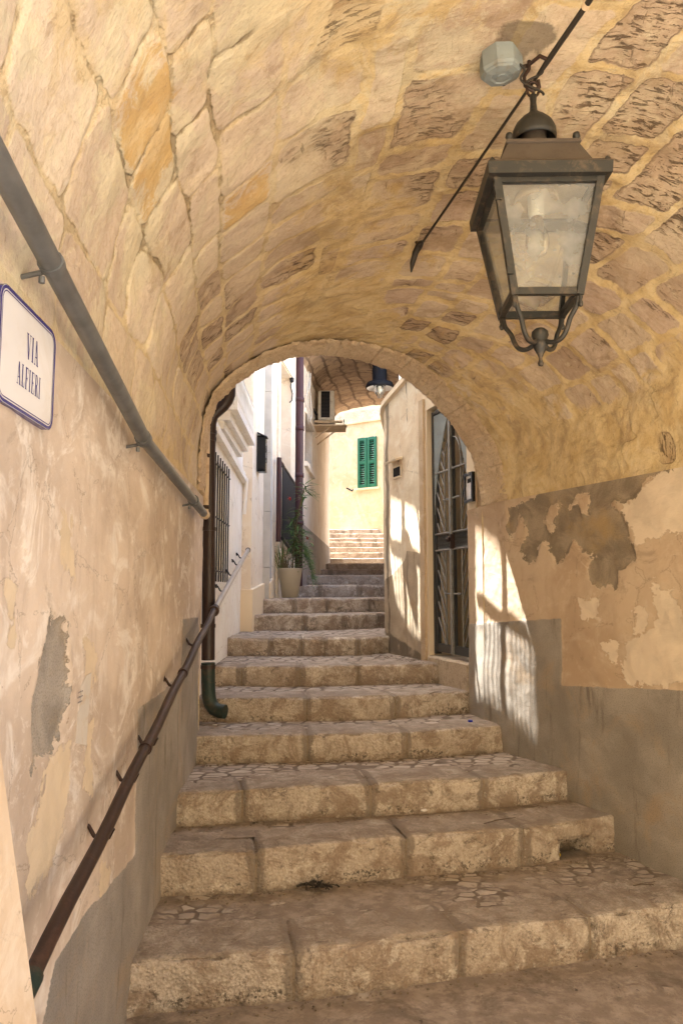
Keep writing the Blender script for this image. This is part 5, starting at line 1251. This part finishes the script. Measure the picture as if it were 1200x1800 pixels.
m = MB(); m.lathe([(.02, 2.872), (.024, 2.85), (.04, 2.80), (.042, 2.77), (.03, 2.735), (.0, 2.72)], (LX, LY, 0), 20); m.build('bulb', M['bulbglass'], ln_)
m = MB(); beam(m, tp(-wt2-.008, -wt2-.01, ZTt-.03), tp(-wb2-.008, -wb2-.01, ZB+.03), .008); m.build('hinge_rod', M['lantern'], ln_)
for zz_, f in ((2.86, .83), (2.62, .2)):
    r_ = wb2+(wt2-wb2)*f; m = MB(); m.box(tp(-r_-.006, -r_-.012, zz_), (.02, .012, .035)); m.build('hinge', M['lantern'], ln_)

def vault_at(x, y):
    t = (y-1.1)/3.72; i = int(round(np.clip(t, 0, 1)*(NT_-1))); d = (VD[:, :, 0]-x)**2+(VD[:, :, 1]-y)**2
    k = np.unravel_index(np.argmin(d), d.shape); return float(VD[k][2])
zc_ = vault_at(LX, LY)
hk = thing('ceiling_hook', 'twisted iron hook and wire in the crown holding the big lantern', 'hook')
m = MB(); m.tube([(LX-.01, LY, zc_+.03), (LX-.012, LY, 3.44), (LX-.03, LY, 3.41), (LX-.028, LY, 3.375), (LX, LY, 3.352), (LX+.024, LY, 3.37), (LX+.02, LY, 3.395)], .007, 8); m.build('hook', M['rust'], hk)
m = MB()
m.tube([Vector((LX-.06+.055*f+.015*math.sin(f*9), LY-.03+.03*f, zc_-.03-.1*f)) for f in np.linspace(0, 1.15, 20)], .0045, 6)
m.tube([Vector((LX+.005+.03*math.sin(f*7+1), LY-.012, 3.43-.1*f)) for f in np.linspace(0, 1, 20)], .0045, 6)
m.build('wire', M['cable'], hk)
# junction box on the ceiling
jb = thing('junction_box', 'octagonal grey junction box on the vault above the lantern', 'junction box')
jx, jy, jz = aty(880, 102, 2.50); zj = vault_at(jx, jy); rj = ray(880, 128); tj = (zj-.06-CAMZ)/rj[2]; jx, jy = rj[0]*tj, rj[1]*tj; zj = vault_at(jx, jy)
tilt = Matrix.Rotation(R(-4), 4, 'Y') @ Matrix.Rotation(R(4), 4, 'X')
m = MB(); m.lathe([(.078, .05), (.078, -.024), (.074, -.034), (.066, -.038)], (jx, jy, zj-.02), 8, math.pi/8, False, tilt); m.build('body', M['box'], jb)
m = MB(); m.lathe([(.068, -.037), (.066, -.043), (.04, -.048), (.036, -.044), (.02, -.046), (.018, -.05), (.0, -.05)], (jx, jy, zj-.02), 8, math.pi/8, False, tilt); m.build('lid', M['box'], jb)
for a in (1.2, 4.3):
    m = MB(); m.lathe([(.007, 0), (.007, -.006), (0, -.007)], (jx+.062*math.cos(a), jy+.062*math.sin(a), zj-.052), 8); m.build('screw', M['iron'], jb)
# long cable with its anchor
an = np.array(ray(738, 432)); best = None
for t in np.linspace(3, 4.6, 200):
    p = an*t+np.array([0, 0, CAMZ]); 
    if p[2] >= vault_at(p[0], p[1])-.035: best = Vector(p); break
best = best or Vector(an*3.9+np.array([0, 0, CAMZ]))
cb = thing('cable', 'long dark cable stretched diagonally across the vault past the lantern', 'cable')
q2 = aty(938, 142, 2.53); q2 = Vector(q2); q3 = best+(q2-best)*1.75
m = MB(); m.tube([best, q2], .006, 8); m.tube([q2, q2+(q3-q2)*.1, q3], [.006, .010, .0105], 8); m.build('wire', M['cable'], cb)
m = MB(); m.tube([best+Vector((.01, -.05, .0)), best+Vector((0, 0, .01)), best+Vector((-.02, .03, -.02)), best+Vector((-.035, .05, -.07)), best+Vector((-.04, .06, -.11))], [.006, .018, .016, .013, .004], 8)
m.tube([best+Vector((0, 0, -.01)), best+Vector((-.03, .02, .05))], .008, 6); m.build('anchor', M['cable'], cb)
for f in (.4, .75):
    p = q2+(q3-q2)*f; m = MB(); d = (q3-q2).normalized(); m.tube([p-d*.008, p+d*.008], .0135, 8); m.build('binding', M['creampipe'], cb)
m = MB(); p = q2+(q3-q2)*.12; m.tube([(jx+.07, jy, zj-.03), (jx+.1, jy+.005, zj-.02), p+Vector((-.03, 0, .015)), p], .007, 8); tag(m.build('cable_link', M['rust']), 'short rusty brown cable joining the junction box to the long cable', 'cable')

# ---------------------------------------------------------------- potted plant
PX_, PY_, PZ_ = -.595, 8.62, 1.458
pot = thing('flower_pot', 'tall beige tapered flower pot standing on the upper step', 'flower pot', (PX_, PY_, PZ_))
m = MB(); m.lathe([(.0, .0), (.088, .0), (.095, .006), (.138, .325), (.14, .335), (.136, .34), (.13, .335), (.122, .27), (.0, .27)], (0, 0, 0), 36); m.build('body', M['pot'], pot)
m = MB(); m.lathe([(.0, .285), (.06, .287), (.123, .28)], (0, 0, 0), 24); m.build('soil', M['soil'], pot)
plt = thing('potted_plant', 'leggy green plant with narrow leaves and dry grass growing in the beige pot', 'plant', (PX_, PY_, PZ_+.285))
def leaf(m, p, d, L, w, droop):
    d = Vector(d).normalized(); s_ = d.cross(Vector((0, 0, 1))).normalized() if abs(d.z) < .98 else Vector((1, 0, 0)); v = []
    for k in range(6):
        f = k/5; c = p+d*L*f+Vector((0, 0, -droop*f*f*L)); ww = w*math.sin(math.pi*min(.97, f*.9+.08)); v += [c-s_*ww, c+Vector((0, 0, .002)), c+s_*ww]
    fs = []
    for k in range(5): fs += [(k*3, k*3+1, k*3+4, k*3+3), (k*3+1, k*3+2, k*3+5, k*3+4)]
    m.add([tuple(q) for q in v], fs)
stems = []
def stem(p0, p1, bend, r):
    pts = [Vector(p0).lerp(Vector(p1), f)+Vector((bend*math.sin(f*3.1), 0, 0)) for f in np.linspace(0, 1, 9)]; stems.append(pts); return pts
ms = MB(); ml = MB(); md = MB(); mr = MB()
tall = stem((.03, 0, 0), (.17, -.03, 1.02), -.04, .01); ms.tube(tall, [.009]*8+[.005], 6)
st2 = stem((.05, .02, 0), (.03, .02, .62), .03, .01); ms.tube(st2, [.008]*8+[.004], 6)
st3 = stem((.07, -.02, 0), (.14, 0, .48), .02, .01); ms.tube(st3, .006, 6); st4 = stem((.0, .03, 0), (.06, .02, .75), .04, .01); ms.tube(st4, .005, 6)
def tuft(c, n, L, zlo=-.1, up=.5, w=.012):
    for k in range(n):
        a = random.uniform(0, 6.28); e = random.uniform(-.2, 1)*up; leaf(ml, c+Vector((0, 0, random.uniform(zlo, .02))), (math.cos(a), math.sin(a), e), L*random.uniform(.6, 1.1), w*random.uniform(.7, 1.3), random.uniform(.1, .5))
tuft(tall[-1], 40, .19, -.16, .9); tuft(tall[6], 8, .14); tuft(st2[-1], 26, .16, -.14, .7); tuft(st2[5], 14, .14); tuft(st3[-1], 16, .13); tuft(st4[-1], 10, .13)
for k in range(260):
    c = Vector((random.gauss(.08, .06), random.gauss(0, .04), random.uniform(.02, .55))); a = random.uniform(0, 6.28)
    leaf(ml, c, (math.cos(a), math.sin(a), random.uniform(-.2, .7)), random.uniform(.07, .15), random.uniform(.005, .011), .3)
for k in range(300):   # feathery frond bending to the right
    f = random.random(); c = Vector((.13+.13*f, -.02, .28-.38*f*f+random.gauss(0, .045))); a = random.uniform(-1.2, 1.2)
    leaf(ml, c, (math.cos(a), random.uniform(-.5, .5), math.sin(a)*.6-.2), random.uniform(.04, .09), .003, .3)
for k in range(90):
    a = random.uniform(0, 6.28); r_ = random.uniform(.02, .1); p = Vector((-.05+r_*math.cos(a)*.7, r_*math.sin(a)*.7, 0)); q = p+Vector((random.gauss(-.03, .06), random.gauss(0, .04), random.uniform(.1, .36)))
    md.tube([p, p.lerp(q, .5)+Vector((random.gauss(0, .02), 0, 0)), q], [.002, .0018, .001], 4, False)
for k in range(14):
    p = Vector((-.1+random.gauss(0, .02), 0, 0)); leaf(ml, p, (random.uniform(-.3, .15), random.uniform(-.2, .2), 1), random.uniform(.25, .42), .006, .02)
for p in ((-.01, -.02, .88), (.19, .0, .42)): 
    for k in range(6): leaf(mr, Vector(p), (random.gauss(0, 1), random.gauss(0, 1), random.gauss(0, 1)), .035, .009, .2)
ms.build('stems', M['stem'], plt); ml.build('leaves', M['leaf'], plt); md.build('dry_grass', M['dry'], plt); mr.build('red_flowers', M['red'], plt)

# ---------------------------------------------------------------- litter
m = MB(); c = atz(826, 1269, .705); m.lathe([(.0, .012), (.013, .012), (.015, .009), (.015, 0), (.0, 0)], c, 16); tag(m.build('bottle_cap', M['cap']), 'small bright blue bottle cap lying on a sunny tread', 'bottle cap')
lt = thing('litter', 'crumpled paper scrap stuffed in the hole of the broken step', 'litter'); c = atz(975, 1506, .19)
m = MB(); v = []
for k in range(30): v.append((c[0]+random.gauss(0, .018), c[1]+random.uniform(.0, .06), c[2]+.008+abs(random.gauss(0, .03))))
f = [tuple(random.sample(range(30), 3)) for _ in range(34)]; m.add(v, f); m.build('paper', M['paper'], lt)
m = MB(); m.box((c[0]+.012, c[1]-.004, c[2]+.012), (.03, .02, .014), M=Matrix.Rotation(.4, 4, 'Z') @ Matrix.Rotation(.5, 4, 'X'), bev=.003); m.build('wrapper', m_plain('yellow_wrapper', (.6, .42, .03), .4), lt)
for k, (px, py, z, s_, lab) in enumerate(((556, 1561, .19, 1.2, 'clump of dark debris at the foot of the second riser'), (612, 1566, .19, .0, ''))):
    if not s_: continue
    m = MB(); c = atz(px, py, z)
    for q in range(26):
        p = Vector((c[0]+random.gauss(0, .045), c[1]+random.gauss(-.01, .012), z+.008+random.uniform(0, .014)*s_)); a = random.uniform(0, 3.14); d = Vector((math.cos(a), math.sin(a), random.uniform(-.1, .1)))*random.uniform(.01, .035)
        m.tube([p-d, p+d*.3+Vector((0, 0, .004)), p+d], random.uniform(.002, .006), 5)
    tag(m.build('debris', M['cable']), lab, 'debris')
gm = MB()
for k in range(520):
    i = random.choice([0, 1, 2, 3]); L = STEPS[i][1]; zt_g = STEPS[i-1][0] if i else 0
    p = resample(L, np.array([random.uniform(.15, cum(L)[-1]-.1)]))[0]; s_ = random.uniform(.002, .006)
    gm.box((p[0], p[1]-abs(random.gauss(.0, .05))-.012, zt_g+s_*.3), (s_*2, s_*1.5, s_), rz=random.uniform(0, 3))
tag(gm.build('grit', M['mortar']), 'scattered grit and crumbs along the feet of the lower risers', 'grit', kind='stuff')
lfm = MB()
for k in range(70):
    px, py = (random.uniform(650, 745), 1154+random.gauss(0, 3)) ; c = atz(px, py+(px-650)*.09, .995); a = random.uniform(0, 6.28)
    leaf(lfm, Vector((c[0], c[1], .998+random.uniform(0, .012))), (math.cos(a), math.sin(a), .1), random.uniform(.015, .04), random.uniform(.004, .009), .1)
o = lfm.build('fallen_leaves', M['twig']); tag(o, 'scatter of dry fallen leaves at the foot of the garden wall', 'leaves', kind='stuff')
for k, (x0, y0, x1, y1, z, lab) in enumerate(((1112, 1557, 1148, 1555, .19, 'thin dark twig lying near the right wall on the first tread'), (850, 1448, 905, 1437, .372, 'curved dry twig on the second tread'), (755, 1219, 775, 1216, .845, 'tiny dark twig on a tread beside the threshold block'))):
    a = Vector(atz(x0, y0, z+.006)); b = Vector(atz(x1, y1, z+.006)); m = MB(); m.tube([a, a.lerp(b, .4)+Vector((0, .008, .003)), b], [.002, .003, .0015], 5); tag(m.build('twig', M['twig']), lab, 'twig')
for k, (px, py, z, lab) in enumerate(((745, 1425, .53, 'pale chip of plaster beside the foot of the fourth riser'), (1150, 1663, .0, ''), (378, 1275, .69, 'white scrap lying below the downpipe foot'))):
    if not lab: continue
    c = atz(px, py, z+.01); m = MB(); m.box((c[0], c[1], z+.012), (.03, .02, .008), rz=.5, bev=.003); tag(m.build('plaster_chip', M['paper']), lab, 'chip')

# ---------------------------------------------------------------- unseen blockers added to shape the sun patches: sheet with openings, iron bars
def to_wall(px, py, segs):
    for a, b in segs:
        s, z = online(px, py, a, b)
        if -.02 <= s <= math.dist(a, b)+.02: break
    u = (Vector((b[0]-a[0], b[1]-a[1], 0))).normalized(); return Vector((a[0], a[1], 0))+u*s+Vector((0, 0, z))
segR = [((1.72, 3.5), (1.06, 4.77)), ((1.06, 4.77), (.96, 5.05)), ((.96, 5.05), (.9, 5.3))]
segG = [((.69, 6.0), (.42, 6.76))]
XS = -1.02
def up_x(p): t = (XS-p.x)/SUN.x; return p+SUN*t
def up_z(p, z): return p+SUN*((z-p.z)/SUN.z)
scr = thing('sun_cut_screen', 'tall unseen screen added above the white house, its two openings cutting the sun patches', 'wall')  # invented sheet; sun gets to the walls only through its openings
H1 = [up_x(to_wall(*q, segR)) for q in ((838, 928), (838, 1228), (937, 1288), (884, 946))]
H2 = [up_x(to_wall(*q, segG)) for q in ((689, 878), (689, 1090), (738, 1116), (738, 900))]
ops = []
for Hh in (H1, H2):
    ys = [p.y for p in Hh]; zs = [p.z for p in Hh]; ops.append((min(ys)-.01, max(ys)+.01, min(zs)+.0, max(zs)+.0))
ws = WF((XS, 0), (XS, 10), 1); ZS = max(o_[3] for o_ in ops)+1.2
m = MB()
# exact quads: screen built as strips round each quad opening
def screen(m, y0, y1, z0, z1, quads, th=.006):
    quads = sorted(quads, key=lambda q: min(p.y for p in q)); y = y0
    for q in quads:
        q = sorted(q, key=lambda p: p.y); ya, yb = min(p.y for p in q), max(p.y for p in q)
        ws.box(m, y, ya, z0, z1, -th, 0)
        ll = sorted(q[:2], key=lambda p: p.z); rr_ = sorted(q[2:], key=lambda p: p.z)
        # left pair (low,high) and right pair: slanting sills and heads
        for (b0, b1, t0_, t1_) in (((ya, z0), (yb, z0), (ya, ll[0].z), (yb, rr_[0].z)), ((ya, ll[1].z), (yb, rr_[1].z), (ya, z1), (yb, z1))):
            v = [ws.P(p[0], p[1], o_) for o_ in (-th, 0) for p in (b0, b1, t1_, t0_)]
            m.add(v, [(3, 2, 1, 0), (4, 5, 6, 7), (0, 1, 5, 4), (1, 2, 6, 5), (2, 3, 7, 6), (3, 0, 4, 7)])
        y = yb
    ws.box(m, y, y1, z0, z1, -th, 0)
screen(m, 4.5, 16.2, 5.0, ZS, [H1, H2]); m.build('panel', M['house'], scr)

pgm = thing('sun_patch_bars', 'unseen iron trellis frame spanning high over the alley behind the arch', 'blocker')  # invented bars whose shadows divide the sun patches
def shade(segs, zc, items, nm):
    m = MB(); allp = []
    for (x0, y0, x1, y1, w_) in items:
        a, b = up_z(to_wall(x0, y0, segs), zc), up_z(to_wall(x1, y1, segs), zc); allp += [a, b]
        m.tube([a, b], w_/2, 6)
    x0, x1 = min(p.x for p in allp), max(p.x for p in allp); y0, y1 = min(p.y for p in allp), max(p.y for p in allp)
    m.build(nm, M['iron'], pgm); return x0, x1, y0, y1
it = [(881, 925, 884, 1285, .045), (838, 1054, 880, 1084, .04), (880, 1084, 925, 1108, .04)]
for x in (851, 858, 866, 873): it.append((x, 1060, x+2, 1260, .009))
for x in (897, 905, 913, 921, 929): it.append((x, 1095, x+2, 1300, .009))
b1 = shade(segR, 3.56, it, 'blocker')
it = [(710, 870, 712, 1130, .05), (689, 966, 738, 985, .05), (724, 975, 724, 1062, .17)]
for x in (695, 700, 705): it.append((x, 975, x+1, 1110, .012))
for x in (720, 725, 730): it.append((x, 1062, x+1, 1125, .012))
b2 = shade(segG, 4.25, it, 'blocker')
m = MB()
for zc_, b_ in ((3.56, b1), (4.25, b2)):
    for yb_ in (b_[2]-.05, b_[3]+.05): m.tube([(-.98, yb_, zc_), (1.0 if zc_ < 4 else .7, yb_, zc_)], .014, 6)
    for xb_ in (b_[0]-.06, b_[1]+.06): m.tube([(xb_, b_[2]-.05, zc_), (xb_, b_[3]+.05, zc_)], .012, 6)
m.build('frame', M['iron'], pgm)

# ---------------------------------------------------------------- street behind the camera (lights the passage, seen in the lantern glass)
bh = thing('house', 'pale house standing across the street behind the viewer', 'house')
wz_b = WF((9, -6.5), (-8, -6.5), -1)
ops = []
for k in range(4):
    for z in (1.2, 4.2): ops.append((1.5+4*k, 2.7+4*k, z, z+1.8))
m = MB(); wz_b.openwall(m, 0, 17, -.05, 7.5, ops, .3); m.build('wall', M['house'], bh)
m = MB(); wz_b.box(m, 0, 17, -.05, 7.4, -4, -.302); m.build('body', M['yellow'], bh)
for o_ in ops:
    m = MB(); wz_b.box(m, o_[0], o_[1], o_[2], o_[3], -.2, -.16)
    for q in range(30): wz_b.box(m, o_[0]+.05, o_[1]-.05, o_[2]+.05+q*.057, o_[2]+.08+q*.057, -.16, -.14)
    m.build('shutter', M['green'], bh)
